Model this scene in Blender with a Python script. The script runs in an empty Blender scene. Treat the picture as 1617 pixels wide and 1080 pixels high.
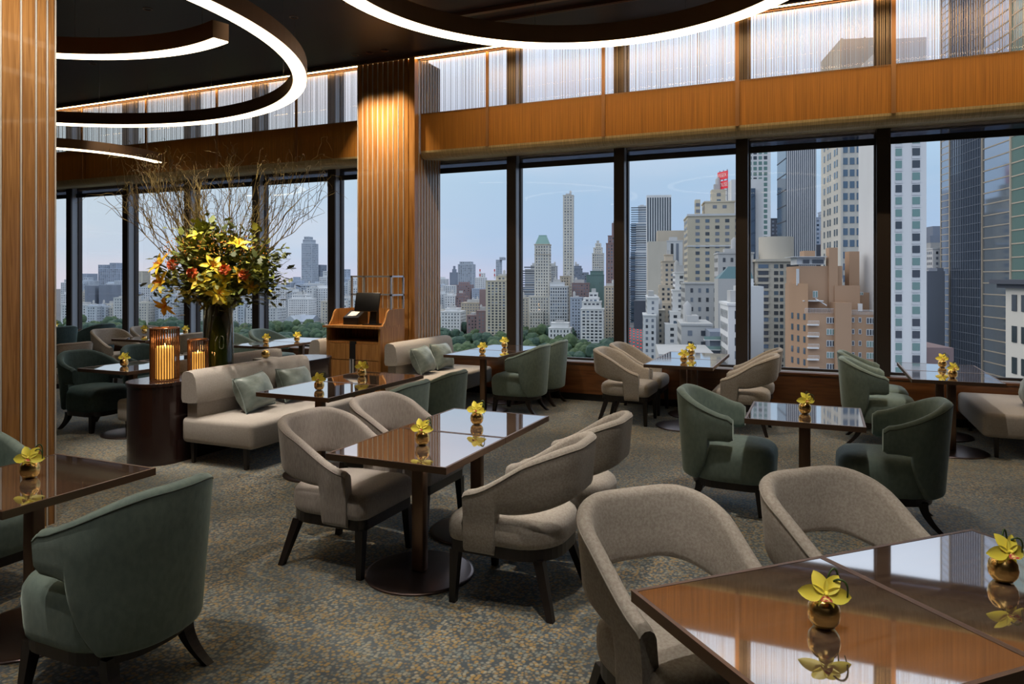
import bpy, bmesh, math, random
from mathutils import Vector, Matrix
R=math.radians; PI=math.pi
random.seed(7)
SC=bpy.context.scene; COL=SC.collection

# ------------------------------------------------------------------ camera, world, exposure
F,Y0,CX,CH=1125.0,438.0,808.5,1.73          # focal length in pixels, horizon row, centre column, eye height
YAW=R(23.5); CS,SN=math.cos(YAW),math.sin(YAW)
cam=bpy.data.cameras.new('camera'); camo=bpy.data.objects.new('camera',cam); COL.objects.link(camo)
camo.location=(0,0,CH); camo.rotation_euler=(PI/2,0,YAW)
cam.sensor_width=36; cam.lens=F/1617*36; cam.shift_y=(Y0-540)/1617; cam.clip_end=12000; cam.clip_start=.05
SC.camera=camo
SC.view_settings.view_transform='Standard'; SC.view_settings.look='None'
SC.view_settings.gamma=1; SC.view_settings.use_curve_mapping=False; SC.view_settings.exposure=0.0
SC.cycles.use_denoising=True
SC.cycles.max_bounces=8; SC.cycles.diffuse_bounces=4; SC.cycles.glossy_bounces=4
SC.cycles.transparent_max_bounces=16; SC.cycles.transmission_bounces=6
SC.cycles.volume_bounces=1
SC.cycles.sample_clamp_indirect=6
SC.cycles.caustics_reflective=False; SC.cycles.caustics_refractive=False

SKY=1.0
w=bpy.data.worlds.new('dusk_sky'); SC.world=w; w.use_nodes=True
nt=w.node_tree; nt.nodes.clear()
def N(t,ty,**k):
    n=t.nodes.new(ty)
    for a,b in k.items(): setattr(n,a,b)
    return n
o_=N(nt,'ShaderNodeOutputWorld'); bg=N(nt,'ShaderNodeBackground'); tc=N(nt,'ShaderNodeTexCoord')
sp=N(nt,'ShaderNodeSeparateXYZ'); rp=N(nt,'ShaderNodeValToRGB'); nz=N(nt,'ShaderNodeTexNoise'); mx=N(nt,'ShaderNodeMixRGB')
nt.links.new(tc.outputs['Generated'],sp.inputs[0]); nt.links.new(sp.outputs['Z'],rp.inputs[0])
cr=rp.color_ramp
for p,c in ((0.0,(.50,.56,.77)),(.035,(.43,.57,.80)),(.13,(.435,.605,.81)),(.17,(.50,.68,.88)),(.23,(.70,.79,.99)),(.40,(1.55,1.70,1.95)),(1.0,(2.5,2.65,2.95))):
    e=cr.elements.new(p); e.color=(*c,1)
cr.elements.remove(cr.elements[0]); cr.elements.remove(cr.elements[-1])
mp=N(nt,'ShaderNodeMapping'); mp.inputs['Scale'].default_value=(2.2,2.2,9)
nt.links.new(tc.outputs['Generated'],mp.inputs[0]); nt.links.new(mp.outputs[0],nz.inputs['Vector'])
nz.inputs['Scale'].default_value=1.6; nz.inputs['Detail'].default_value=4
cl=N(nt,'ShaderNodeValToRGB'); cl.color_ramp.elements[0].position=.48; cl.color_ramp.elements[0].color=(0,0,0,1)
cl.color_ramp.elements[1].position=.80; cl.color_ramp.elements[1].color=(.30,.30,.30,1)
nt.links.new(nz.outputs[0],cl.inputs[0]); nt.links.new(cl.outputs[0],mx.inputs[0])
mx.inputs[2].default_value=(.78,.74,.80,1)
mr=N(nt,'ShaderNodeMapRange'); mr.interpolation_type='SMOOTHSTEP'; mr.inputs['From Min'].default_value=-.25; mr.inputs['From Max'].default_value=-.9
nt.links.new(sp.outputs['X'],mr.inputs['Value'])
vm=N(nt,'ShaderNodeMixRGB',blend_type='MULTIPLY'); vm.inputs[2].default_value=(1.62,1.36,1.12,1)      # paler, brighter sky towards the sunset side
nt.links.new(mx.outputs[0],vm.inputs[1]); nt.links.new(mr.outputs[0],vm.inputs[0])
nt.links.new(rp.outputs[0],mx.inputs[1]); nt.links.new(vm.outputs[0],bg.inputs[0])
bg.inputs[1].default_value=SKY; nt.links.new(bg.outputs[0],o_.inputs[0])

# ------------------------------------------------------------------ pixel helpers (direction only; depth from a plane)
def inv(px,py,z):
    d=F*(CH-z)/(py-Y0); x=(px-CX)/F*d
    return (x*CS-d*SN, x*SN+d*CS)
def onY(px,Y):
    xc=(px-CX)/F; d=Y/(xc*SN+CS); return (xc*CS-SN)*d
def onYz(px,py,Y):
    xc=(px-CX)/F; d=Y/(xc*SN+CS); return CH+(Y0-py)/F*d

# ------------------------------------------------------------------ materials
MATS={}
def mat(name,base,rough=.6,metal=0,spec=.5,ior=None,sheen=0,sheen_tint=None,coat=0,emit=None,estr=0,trans=0,alpha=None,bump=None,var=None,wood=None):
    m=bpy.data.materials.new(name); m.use_nodes=True; t=m.node_tree; b=t.nodes['Principled BSDF']
    b.inputs['Base Color'].default_value=(*base,1); b.inputs['Roughness'].default_value=rough
    b.inputs['Metallic'].default_value=metal; b.inputs['Specular IOR Level'].default_value=spec
    if ior: b.inputs['IOR'].default_value=ior
    if sheen:
        b.inputs['Sheen Weight'].default_value=sheen; b.inputs['Sheen Roughness'].default_value=.4
        if sheen_tint: b.inputs['Sheen Tint'].default_value=(*sheen_tint,1)
    if coat: b.inputs['Coat Weight'].default_value=coat; b.inputs['Coat Roughness'].default_value=.05
    if emit: b.inputs['Emission Color'].default_value=(*emit,1); b.inputs['Emission Strength'].default_value=estr
    if trans: b.inputs['Transmission Weight'].default_value=trans
    co=None
    if bump or var or wood: co=N(t,'ShaderNodeTexCoord')
    if var:      # (colour2, scale, stretch, lo, hi)
        c2,sc,st,lo,hi=var
        mpn=N(t,'ShaderNodeMapping'); mpn.inputs['Scale'].default_value=st; t.links.new(co.outputs['Object'],mpn.inputs[0])
        n=N(t,'ShaderNodeTexNoise'); n.inputs['Scale'].default_value=sc; n.inputs['Detail'].default_value=5
        t.links.new(mpn.outputs[0],n.inputs['Vector'])
        r=N(t,'ShaderNodeValToRGB'); r.color_ramp.elements[0].position=lo; r.color_ramp.elements[1].position=hi
        r.color_ramp.elements[0].color=(*base,1); r.color_ramp.elements[1].color=(*c2,1)
        t.links.new(n.outputs[0],r.inputs[0]); t.links.new(r.outputs[0],b.inputs['Base Color'])
    if wood:     # (colour2, scale, stretch)
        c2,sc,st=wood
        oi=N(t,'ShaderNodeObjectInfo'); ad=N(t,'ShaderNodeVectorMath',operation='ADD')
        ml=N(t,'ShaderNodeMath',operation='MULTIPLY'); ml.inputs[1].default_value=37.0
        t.links.new(oi.outputs['Random'],ml.inputs[0]); t.links.new(co.outputs['Object'],ad.inputs[0]); t.links.new(ml.outputs[0],ad.inputs[1])
        mpn=N(t,'ShaderNodeMapping'); mpn.inputs['Scale'].default_value=st; t.links.new(ad.outputs[0],mpn.inputs[0])
        n=N(t,'ShaderNodeTexNoise'); n.inputs['Scale'].default_value=sc; n.inputs['Detail'].default_value=6; n.inputs['Distortion'].default_value=1.2
        t.links.new(mpn.outputs[0],n.inputs['Vector'])
        r=N(t,'ShaderNodeValToRGB'); r.color_ramp.elements[0].position=.36; r.color_ramp.elements[1].position=.60
        r.color_ramp.elements[0].color=(*c2,1); r.color_ramp.elements[1].color=(*base,1)
        t.links.new(n.outputs[0],r.inputs[0]); t.links.new(r.outputs[0],b.inputs['Base Color'])
    if bump:     # (scale, strength, stretch)
        sc,stg,st=bump
        mpn=N(t,'ShaderNodeMapping'); mpn.inputs['Scale'].default_value=st; t.links.new(co.outputs['Object'],mpn.inputs[0])
        n=N(t,'ShaderNodeTexNoise'); n.inputs['Scale'].default_value=sc; n.inputs['Detail'].default_value=3
        t.links.new(mpn.outputs[0],n.inputs['Vector'])
        bp=N(t,'ShaderNodeBump'); bp.inputs['Strength'].default_value=stg; bp.inputs['Distance'].default_value=.004
        t.links.new(n.outputs[0],bp.inputs['Height']); t.links.new(bp.outputs[0],b.inputs['Normal'])
    MATS[name]=m; return m

def glassmat(name,tint,refl,rough=.0,fres=1.5,dens=0):
    """thin pane: clear transparency with a mirror reflection that grows at grazing angles"""
    m=bpy.data.materials.new(name); m.use_nodes=True; t=m.node_tree; t.nodes.clear()
    o=N(t,'ShaderNodeOutputMaterial'); tr=N(t,'ShaderNodeBsdfTransparent'); gl=N(t,'ShaderNodeBsdfGlossy'); mi=N(t,'ShaderNodeMixShader')
    fr=N(t,'ShaderNodeFresnel'); fr.inputs[0].default_value=fres
    mu=N(t,'ShaderNodeMath',operation='MULTIPLY'); mu.inputs[1].default_value=refl
    tr.inputs[0].default_value=(*tint,1); gl.inputs[0].default_value=(1,1,1,1); gl.inputs['Roughness'].default_value=rough
    t.links.new(fr.outputs[0],mu.inputs[0]); t.links.new(mu.outputs[0],mi.inputs[0]); t.links.new(tr.outputs[0],mi.inputs[1]); t.links.new(gl.outputs[0],mi.inputs[2])
    last=mi
    if dens:
        df=N(t,'ShaderNodeBsdfDiffuse'); df.inputs[0].default_value=(.14,.15,.19,1); m2=N(t,'ShaderNodeMixShader'); m2.inputs[0].default_value=dens
        t.links.new(mi.outputs[0],m2.inputs[1]); t.links.new(df.outputs[0],m2.inputs[2]); last=m2
    t.links.new(last.outputs[0],o.inputs[0]); MATS[name]=m; return m

OAK=mat('oak_wood',(.46,.225,.07),.32,coat=.3,wood=((.27,.115,.03),3.0,(16,16,.5)))
OAKD=mat('wainscot_wood',(.17,.066,.02),.3,coat=.2,wood=((.10,.036,.011),2.0,(.8,4,7)))
STEEL=mat('brushed_steel_strip',(.78,.75,.72),.38,.35)
CHROME=mat('chrome',(.62,.63,.66),.2,.7)
DARKWOOD=mat('dark_stained_wood',(.016,.011,.010),.38,spec=.45,wood=((.008,.006,.006),4,(8,8,.8)))
DRUM=mat('dark_lacquered_wood',(.022,.010,.009),.22,coat=.3)
BRONZE=mat('dark_bronze',(.20,.125,.085),.36,.85)
BRONZED=mat('blued_bronze_base',(.13,.10,.10),.30,.9)
MULL=mat('dark_mullion_metal',(.045,.036,.034),.42,.3)
REVEAL=mat('sky_lit_mullion_side',(.36,.40,.46),.45,.1)  # paler than the mullion front: skylight on the flanks put into the colour
CEIL=mat('dark_ceiling_paint',(.022,.017,.022),.45)
CEILTRIM=mat('copper_ceiling_trim',(.22,.12,.08),.3,.7)
WALLP=mat('dark_brown_wall',(.09,.055,.035),.6)
SILL=mat('metal_window_sill',(.50,.52,.56),.3,.6)
KICK=mat('black_kick_plate',(.006,.006,.008),.5)
GREY=mat('taupe_linen_weave',(.43,.395,.375),.9,spec=.2,sheen=.25,var=((.33,.30,.285),160,(1,1,.15),.35,.65),bump=(420,.35,(1,1,.3)))
GREY2=mat('stone_chenille',(.42,.395,.365),.9,spec=.2,sheen=.3,var=((.32,.29,.26),90,(1,1,1),.35,.65),bump=(300,.3,(1,1,1)))
CREAM=mat('cream_sofa_fabric',(.385,.355,.33),.9,spec=.2,sheen=.2,var=((.34,.315,.29),70,(1,1,1),.35,.65),bump=(350,.25,(1,1,1)))
PIPE={'taupe_linen_weave':mat('taupe_piping',(.24,.215,.20),.9),'stone_chenille':mat('stone_piping',(.25,.23,.205),.9),'sage_green_velvet':mat('sage_piping',(.075,.10,.09),.8),'deep_teal_velvet':mat('teal_piping',(.02,.035,.04),.8)}  # darker than the cloth: the fine shadow line along each seam is coloured in
GREEN=mat('sage_green_velvet',(.145,.20,.19),.75,spec=.25,sheen=.55,sheen_tint=(.75,.9,.85),var=((.18,.24,.22),40,(1,1,.6),.35,.65),bump=(350,.2,(1,1,1)))
TEAL=mat('deep_teal_velvet',(.028,.052,.058),.7,spec=.25,sheen=.5,sheen_tint=(.5,.8,.85),var=((.04,.07,.075),40,(1,1,.6),.35,.65))
PILLOW=mat('grey_green_silk_velvet',(.12,.155,.145),.42,spec=.5,sheen=.4,sheen_tint=(.8,.9,.88),var=((.17,.205,.195),9,(1,1,1),.35,.65))
GOLD=mat('hammered_gold',(.92,.63,.24),.25,1,bump=(60,.08,(1,1,1)))
PETAL=mat('yellow_orchid_petal',(.95,.82,.09),.5,sheen=.1,var=((.86,.82,.14),14,(1,1,1),.4,.7))
LIPM=mat('orchid_lip_crimson',(.42,.03,.05),.45,var=((.85,.70,.25),120,(1,1,1),.5,.62))
BLADE=mat('grass_blade',(.035,.075,.018),.45)
LEAF=mat('bouquet_leaf',(.34,.32,.035),.5,var=((.13,.17,.03),5,(1,1,1),.35,.65))
LEAFD=mat('dark_leaf',(.075,.095,.022),.5)
LILY=mat('yellow_lily_petal',(.92,.68,.04),.45)
LILYO=mat('ochre_lily_petal',(.80,.50,.03),.5)
ROSE=mat('orange_rose',(.66,.13,.03),.5)
BERRY=mat('orange_berry',(.70,.26,.03),.4)
TWIG=mat('curly_willow_twig',(.11,.07,.03),.7,var=((.24,.17,.045),6,(1,1,1),.4,.6))
BLACK=mat('black_plastic',(.006,.006,.007),.35)
PAPER=mat('white_receipt_paper',(.7,.7,.72),.6)
BOOKC=mat('grey_book_cover',(.10,.095,.09),.5); BOOKP=mat('ivory_book_cover',(.5,.47,.4),.6); PAGES=mat('book_pages',(.62,.55,.42),.8)
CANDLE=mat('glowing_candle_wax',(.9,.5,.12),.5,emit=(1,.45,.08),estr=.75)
FLAME=mat('candle_flame',(1,.8,.3),.5,emit=(1,.62,.2),estr=22)
ROD=mat('amber_glass_rod',(.16,.07,.03),.18,.5)
LED=mat('warm_led_diffuser',(1,.95,.85),.5,emit=(1,.80,.52),estr=5.5)
STRIPLED=mat('warm_led_strip',(1,.85,.6),.5,emit=(1,.62,.25),estr=18)
RINGM=mat('bronze_ring_casing',(.22,.13,.07),.42,.55)
STRAND=mat('gold_metal_strand',(.36,.27,.19),.35,.9)
MESHM=mat('bronze_chain_mesh',(.50,.21,.028),.5,.05,bump=(60,.9,(6,6,.05)),var=((.27,.11,.016),36,(5,5,.035),.36,.64))
LIPB=mat('lit_chain_fold',(.62,.50,.28),.5,.35,bump=(60,.8,(7,7,.1)),var=((.44,.35,.18),16,(6,.3,.3),.35,.65))  # same chain as the valance, its lit underside put into a paler colour
SEAM=mat('copper_seam_strap',(.42,.22,.10),.4,.6)
PANE=glassmat('window_glass',(.96,.975,.98),.12)
VGLASS=glassmat('vase_glass',(.86,.90,.84),.9)
SHADE=glassmat('shade_cloth',(.50,.52,.60),.2,.3,1.3,dens=.5)
SHADEBAR=mat('black_shade_bar',(.008,.009,.014),.5)
VASEGREEN=mat('aspidistra_leaf_lining',(.035,.06,.006),.4,spec=.4,var=((.10,.15,.012),7,(1.6,1.6,.25),.42,.68))

def table_top_mat():
    m=mat('lacquered_table_glass',(.085,.056,.042),.035,0,spec=.9,ior=2.35,coat=1)
    m.node_tree.nodes['Principled BSDF'].inputs['Coat IOR'].default_value=2.1; m.node_tree.nodes['Principled BSDF'].inputs['Coat Roughness'].default_value=.03
    t=m.node_tree; b=t.nodes['Principled BSDF']; co=N(t,'ShaderNodeTexCoord'); mpn=N(t,'ShaderNodeMapping'); mpn.inputs['Scale'].default_value=(2,30,1)
    n=N(t,'ShaderNodeTexNoise'); n.inputs['Scale'].default_value=1.4; n.inputs['Detail'].default_value=5
    r=N(t,'ShaderNodeValToRGB'); r.color_ramp.elements[0].position=.35; r.color_ramp.elements[1].position=.68
    r.color_ramp.elements[0].color=(.075,.048,.036,1); r.color_ramp.elements[1].color=(.135,.092,.068,1)
    t.links.new(co.outputs['Object'],mpn.inputs[0]); t.links.new(mpn.outputs[0],n.inputs['Vector']); t.links.new(n.outputs[0],r.inputs[0]); t.links.new(r.outputs[0],b.inputs['Base Color'])
    return m
TTOP=table_top_mat()

def carpet_mat():
    m=bpy.data.materials.new('pebble_carpet'); m.use_nodes=True; t=m.node_tree; b=t.nodes['Principled BSDF']
    b.inputs['Roughness'].default_value=.95; b.inputs['Specular IOR Level'].default_value=.15
    b.inputs['Sheen Weight'].default_value=.45; b.inputs['Sheen Roughness'].default_value=.5; b.inputs['Sheen Tint'].default_value=(.75,.9,1,1)
    co=N(t,'ShaderNodeTexCoord'); nd=N(t,'ShaderNodeTexNoise'); nd.inputs['Scale'].default_value=6
    ad=N(t,'ShaderNodeVectorMath',operation='ADD'); sc=N(t,'ShaderNodeVectorMath',operation='SCALE'); sc.inputs['Scale'].default_value=.03
    t.links.new(co.outputs['Object'],nd.inputs['Vector']); t.links.new(nd.outputs['Color'],sc.inputs[0]); t.links.new(co.outputs['Object'],ad.inputs[0]); t.links.new(sc.outputs[0],ad.inputs[1])
    v2=N(t,'ShaderNodeTexVoronoi',feature='F1'); v2.inputs['Scale'].default_value=54; v2.inputs['Randomness'].default_value=.75
    t.links.new(ad.outputs[0],v2.inputs['Vector'])
    r=N(t,'ShaderNodeValToRGB'); r.color_ramp.elements[0].position=.38; r.color_ramp.elements[0].color=(1,1,1,1); r.color_ramp.elements[1].position=.66; r.color_ramp.elements[1].color=(0,0,0,1)
    t.links.new(v2.outputs['Distance'],r.inputs[0])
    sep=N(t,'ShaderNodeSeparateColor'); t.links.new(v2.outputs['Color'],sep.inputs[0])
    pr=N(t,'ShaderNodeValToRGB'); e=pr.color_ramp.elements
    e[0].position=0; e[0].color=(.38,.265,.10,1); e[1].position=1; e[1].color=(.42,.37,.26,1)
    q=pr.color_ramp.elements.new(.35); q.color=(.37,.24,.085,1); q=pr.color_ramp.elements.new(.65); q.color=(.21,.255,.25,1)
    t.links.new(sep.outputs[0],pr.inputs[0])
    big=N(t,'ShaderNodeTexNoise'); big.inputs['Scale'].default_value=1.3; big.inputs['Detail'].default_value=4
    t.links.new(co.outputs['Object'],big.inputs['Vector'])
    br=N(t,'ShaderNodeValToRGB'); br.color_ramp.elements[0].position=.38; br.color_ramp.elements[0].color=(.30,.34,.36,1); br.color_ramp.elements[1].position=.62; br.color_ramp.elements[1].color=(1,1,1,1)
    t.links.new(big.outputs[0],br.inputs[0])
    mul=N(t,'ShaderNodeMixRGB',blend_type='MULTIPLY'); mul.inputs[0].default_value=.6
    t.links.new(pr.outputs[0],mul.inputs[1]); t.links.new(br.outputs[0],mul.inputs[2])
    mi=N(t,'ShaderNodeMixRGB'); mi.inputs[1].default_value=(.058,.074,.090,1)
    t.links.new(r.outputs[0],mi.inputs[0]); t.links.new(mul.outputs[0],mi.inputs[2]); t.links.new(mi.outputs[0],b.inputs['Base Color'])
    bp=N(t,'ShaderNodeBump'); bp.inputs['Strength'].default_value=.3; bp.inputs['Distance'].default_value=.003
    t.links.new(r.outputs[0],bp.inputs['Height']); t.links.new(bp.outputs[0],b.inputs['Normal'])
    return m
CARPET=carpet_mat()

# ------------------------------------------------------------------ mesh helpers
class MB:
    def __init__(s): s.v=[]; s.f=[]; s.sm=[]
    def add(s,vs,fs,smooth=False):
        o=len(s.v); s.v+= [tuple(x) for x in vs]; s.f+=[tuple(i+o for i in f) for f in fs]; s.sm+=[smooth]*len(fs); return s
    def box(s,x0,x1,y0,y1,z0,z1):
        return s.add([(x0,y0,z0),(x1,y0,z0),(x1,y1,z0),(x0,y1,z0),(x0,y0,z1),(x1,y0,z1),(x1,y1,z1),(x0,y1,z1)],
              [(0,3,2,1),(4,5,6,7),(0,1,5,4),(1,2,6,5),(2,3,7,6),(3,0,4,7)])
    def frus(s,b,t,z0,z1):   # b,t: (cx,cy,hx,hy)
        q=lambda c,z:[(c[0]-c[2],c[1]-c[3],z),(c[0]+c[2],c[1]-c[3],z),(c[0]+c[2],c[1]+c[3],z),(c[0]-c[2],c[1]+c[3],z)]
        return s.add(q(b,z0)+q(t,z1),[(0,3,2,1),(4,5,6,7),(0,1,5,4),(1,2,6,5),(2,3,7,6),(3,0,4,7)])
    def rings(s,rs,closed=True,cap0=True,cap1=True,smooth=True):
        n=len(rs[0]); vs=[p for r in rs for p in r]; fs=[]
        m=n if closed else n-1
        for i in range(len(rs)-1):
            for j in range(m):
                k=(j+1)%n; fs.append((i*n+j,i*n+k,(i+1)*n+k,(i+1)*n+j))
        s.add(vs,fs,smooth)
        if cap0: s.add(rs[0],[tuple(reversed(range(n)))])
        if cap1: s.add(rs[-1],[tuple(range(n))])
        return s
    def lathe(s,prof,n=32,c=(0,0),cap0=True,cap1=True,smooth=True):
        rs=[[(c[0]+r*math.cos(2*PI*j/n),c[1]+r*math.sin(2*PI*j/n),z) for j in range(n)] for r,z in prof]
        return s.rings(rs,True,cap0,cap1,smooth)
    def tube(s,pts,rad,n=6,caps=True,smooth=True):
        pts=[Vector(p) for p in pts]; rs=[]
        up=Vector((0,0,1)); prev=None
        for i,p in enumerate(pts):
            a=pts[max(i-1,0)]; b=pts[min(i+1,len(pts)-1)]; d=(b-a)
            if d.length<1e-9: d=Vector((0,0,1))
            d.normalize()
            if prev is None:
                u=d.cross(up if abs(d.z)<.9 else Vector((1,0,0))).normalized()
            else: u=(prev-d*prev.dot(d)); u=u.normalized() if u.length>1e-6 else d.orthogonal().normalized()
            prev=u; v=d.cross(u); r=rad[i] if isinstance(rad,(list,tuple)) else rad
            rs.append([tuple(p+u*(r*math.cos(2*PI*j/n))+v*(r*math.sin(2*PI*j/n))) for j in range(n)])
        return s.rings(rs,True,caps,caps,smooth)
    def mesh(s,name):
        m=bpy.data.meshes.new(name); m.from_pydata(s.v,[],s.f); m.polygons.foreach_set('use_smooth',s.sm); m.update(); return m
def rbox_mesh(name,sx,sy,sz,r,seg=3):
    bm=bmesh.new(); bmesh.ops.create_cube(bm,size=1); bmesh.ops.scale(bm,vec=(sx,sy,sz),verts=bm.verts)
    bmesh.ops.bevel(bm,geom=bm.edges[:],offset=r,segments=seg,affect='EDGES',profile=.5)
    m=bpy.data.meshes.new(name); bm.to_mesh(m); bm.free()
    m.polygons.foreach_set('use_smooth',[True]*len(m.polygons)); return m
def link(name,data,m=None,parent=None,loc=None,rot=None):
    o=bpy.data.objects.new(name,data); COL.objects.link(o)
    if m is not None and data is not None and hasattr(data,'materials') and len(data.materials)==0: data.materials.append(m)
    if parent is not None: o.parent=parent
    if loc is not None: o.location=loc
    if rot is not None: o.rotation_euler=rot
    return o
def ob(name,mb,m,parent=None,loc=None,rot=None):
    return link(name,mb.mesh(name) if isinstance(mb,MB) else mb,m,parent,loc,rot)
def tag(o,label=None,cat=None,group=None,kind=None):
    if label: o['label']=label
    if cat: o['category']=cat
    if group: o['group']=group
    if kind: o['kind']=kind
    return o
def thing(name,label,cat,loc=(0,0,0),rz=0,group=None):
    o=link(name,None,loc=loc,rot=(0,0,rz)); o.empty_display_size=.2; return tag(o,label,cat,group)
def copy_tree(o,parent=None):
    c=o.copy(); COL.objects.link(c); c.parent=parent
    for ch in list(o.children): copy_tree(ch,c)
    return c
def place(proto,used,loc,rz,label,group=None):
    o=copy_tree(proto) if used else proto
    o.location=loc; o.rotation_euler=(0,0,rz); o['label']=label
    if group: o['group']=group
    return o
def struct(name,mb,m,parent=None,label=None):
    o=ob(name,mb,m,parent); o['kind']='structure'
    if label: o['label']=label
    return o
def outline(hw,x0,x1,rf,rb,n=8):
    """plan outline facing +X: half-width hw, front at x1 (corner radius rf), back at x0 (corner radius rb)"""
    pts=[]
    for cx,cy,r,a0 in ((x1-rf,hw-rf,rf,0),(x0+rb,hw-rb,rb,90),(x0+rb,-hw+rb,rb,180),(x1-rf,-hw+rf,rf,270)):
        for i in range(n+1):
            a=R(a0+90*i/n); pts.append((cx+r*math.cos(a),cy+r*math.sin(a)))
    return pts
def loft(mb,ol,prof,dome=0,smooth=True):
    """stack scaled copies of an outline: prof = [(z,inset)...], closed with a domed fan"""
    cx=sum(p[0] for p in ol)/len(ol); cy=sum(p[1] for p in ol)/len(ol); rm=sum(math.hypot(p[0]-cx,p[1]-cy) for p in ol)/len(ol)
    rs=[]
    for z,i in prof:
        k=1-i/rm; rs.append([(cx+(p[0]-cx)*k,cy+(p[1]-cy)*k,z) for p in ol])
    if dome:
        z,i=prof[-1]
        for q in (.75,.5,.25,.02):
            k=(1-i/rm)*q; zz=z+dome*(1-q*q); rs.append([(cx+(p[0]-cx)*k,cy+(p[1]-cy)*k,zz) for p in ol])
    return mb.rings(rs,True,True,True,smooth)
def shell(mb,path,top,bot,th,lean,zref,npf=5):
    """padded shell: path=[(x,y,nx,ny)], top/bot heights per station, lean = outward shift per metre above zref"""
    rs=[]
    for i,(x,y,nx,ny) in enumerate(path):
        zt,zb=top[i],bot[i]; h=zt-zb; r=min(th*.5,h*.45); L=[]
        def pt(off,z):
            o=off+lean*max(0,z-zref); L.append((x+nx*o,y+ny*o,z))
        for k in range(4): pt(th/2,zb+r+(h-2*r)*k/3)                    # outside going up
        for k in range(1,npf): a=PI*k/npf; pt(th/2*math.cos(a),zt-r+r*math.sin(a))
        for k in range(4): pt(-th/2,zt-r-(h-2*r)*k/3)
        for k in range(1,npf): a=PI*k/npf; pt(-th/2*math.cos(a),zb+r-r*math.sin(a))
        rs.append(L)
    return mb.rings(rs,True,True,True,True)
def piping(P,top,bot,th,lean,zref,side=1):
    pts=[]
    for (x,y,nx,ny),zt,zb in zip(P,top,bot):
        r=min(th*.5,(zt-zb)*.45); z=zt-r*.75; o=side*th/2*.93+lean*max(0,z-zref); pts.append((x+nx*o,y+ny*o,z))
    return MB().tube(pts,.0042,5)
def upath(hw,xb,xf,ns=26,nst=10):
    """U-shaped plan path from the front of one arm round the back to the other; facing +X"""
    pts=[]; r=hw
    cx=xb+r
    for i in range(nst): t=i/nst; pts.append((xf+(cx-xf)*t,hw,0,1))
    for i in range(ns+1):
        a=PI/2+PI*i/ns; pts.append((cx+r*math.cos(a),r*math.sin(a),math.cos(a),math.sin(a)))
    for i in range(1,nst+1): t=i/nst; pts.append((cx+(xf-cx)*t,-hw,0,-1))
    return pts
def sstep(a,b,x):
    t=min(1,max(0,(x-a)/(b-a))); return t*t*(3-2*t)
def upath2(hw,xb,xf,r,extra=()):
    """U path with corner radius r, sampled along its length; returns stations + arc length from nearest front end"""
    segs=[]; 
    L1=xf-(xb+r); Lc=PI/2*r; L2=2*(hw-r); T=2*L1+2*Lc+L2
    def at(s):
        if s<=L1: return (xf-s,hw,0,1)
        s-=L1
        if s<=Lc: a=PI/2+s/r; return (xb+r+r*math.cos(a),hw-r+r*math.sin(a),math.cos(a),math.sin(a))
        s-=Lc
        if s<=L2: return (xb,hw-r-s,-1,0)
        s-=L2
        if s<=Lc: a=PI+s/r; return (xb+r+r*math.cos(a),-hw+r+r*math.sin(a),math.cos(a),math.sin(a))
        s-=Lc; return (xb+r+s,-hw,0,-1)
    ss=sorted(set([round(T*i/56,4) for i in range(57)]+[e for e in extra]+[round(T-e,4) for e in extra]))
    return [at(s) for s in ss],[min(s,T-s) for s in ss],T

# ------------------------------------------------------------------ room shell
VY0=8.94; WY=9.62; GY=9.80; CZ=4.90; XL=-14.75; XR=6.2; YB=-4.2
struct('floor',MB().box(XL,XR,YB,GY+.1,-.25,0),CARPET,label='pebble patterned carpet in gold, tan and slate blue')
struct('ceiling',MB().box(XL,XR,YB,VY0,CZ,CZ+.25).box(XL,XR,VY0,GY+.15,5.75,6.0).box(XL,XR,VY0-.05,VY0,CZ+.2,5.8),CEIL,label='dark ceiling')
struct('wall_back',MB().box(XL,XR,YB-.2,YB,0,CZ),WALLP)
struct('wall_right',MB().box(XR,XR+.2,YB,GY+.1,0,6),WALLP)
wl=struct('wall_left',MB().box(XL-.2,XL,YB,GY+.1,0,6),WALLP)
# window wall: mullion positions (front left edge pixel, equal spacing checked)
X6=onY(800,WY); X1=onY(193,WY); DM=(X6-X1)/5
mx_=[X1+DM*(i-1) for i in range(0,13)]      # left edges, index 0..12
MW=.145
wains=ob('wall_front',MB().box(XL,XR,WY-.02,GY+.1,.0,.10).box(XL,XR,WY+.025,GY+.1,.10,.50),KICK); wains['kind']='structure'
px0=XL
k=0
edges=[XL]+[m+MW/2 for m in mx_ if XL<m<XR-.3]+[XR]
for a,b in zip(edges[:-1],edges[1:]):
    k+=1; ob('wood_panel',MB().box(a+.004,b-.004,WY-.05,WY+.02,.10,.515),OAKD,wains)
struct('trim_1',MB().box(XL,XR,WY-.06,WY+.03,.515,.54),OAKD)
struct('trim_2',MB().box(XL,XR,WY+.03,GY+.06,.50,.545),SILL)
struct('wall_front_head',MB().box(XL,XR,GY-.03,GY+.10,5.6,5.75),MULL)
struct('trim_3',MB().box(XL,XR,GY-.04,GY+.06,3.50,3.62),SHADEBAR)
for i,m in enumerate(mx_):
    if m<XL or m>XR-.2: continue
    t=struct('trim_%d'%(4+i),MB().box(m,m+MW,WY,WY+.03,.54,5.7),MULL)
    ob('side_panel',MB().box(m+.01,m+MW-.002,WY+.03,GY-.03,.54,5.7),REVEAL,t)
    ob('gasket',MB().box(m-.02,m+MW+.02,GY-.03,GY+.05,.54,5.7),MULL,t)
bays=[XL]+[m for m in mx_ if XL+.3<m<XR-.3]
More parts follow.
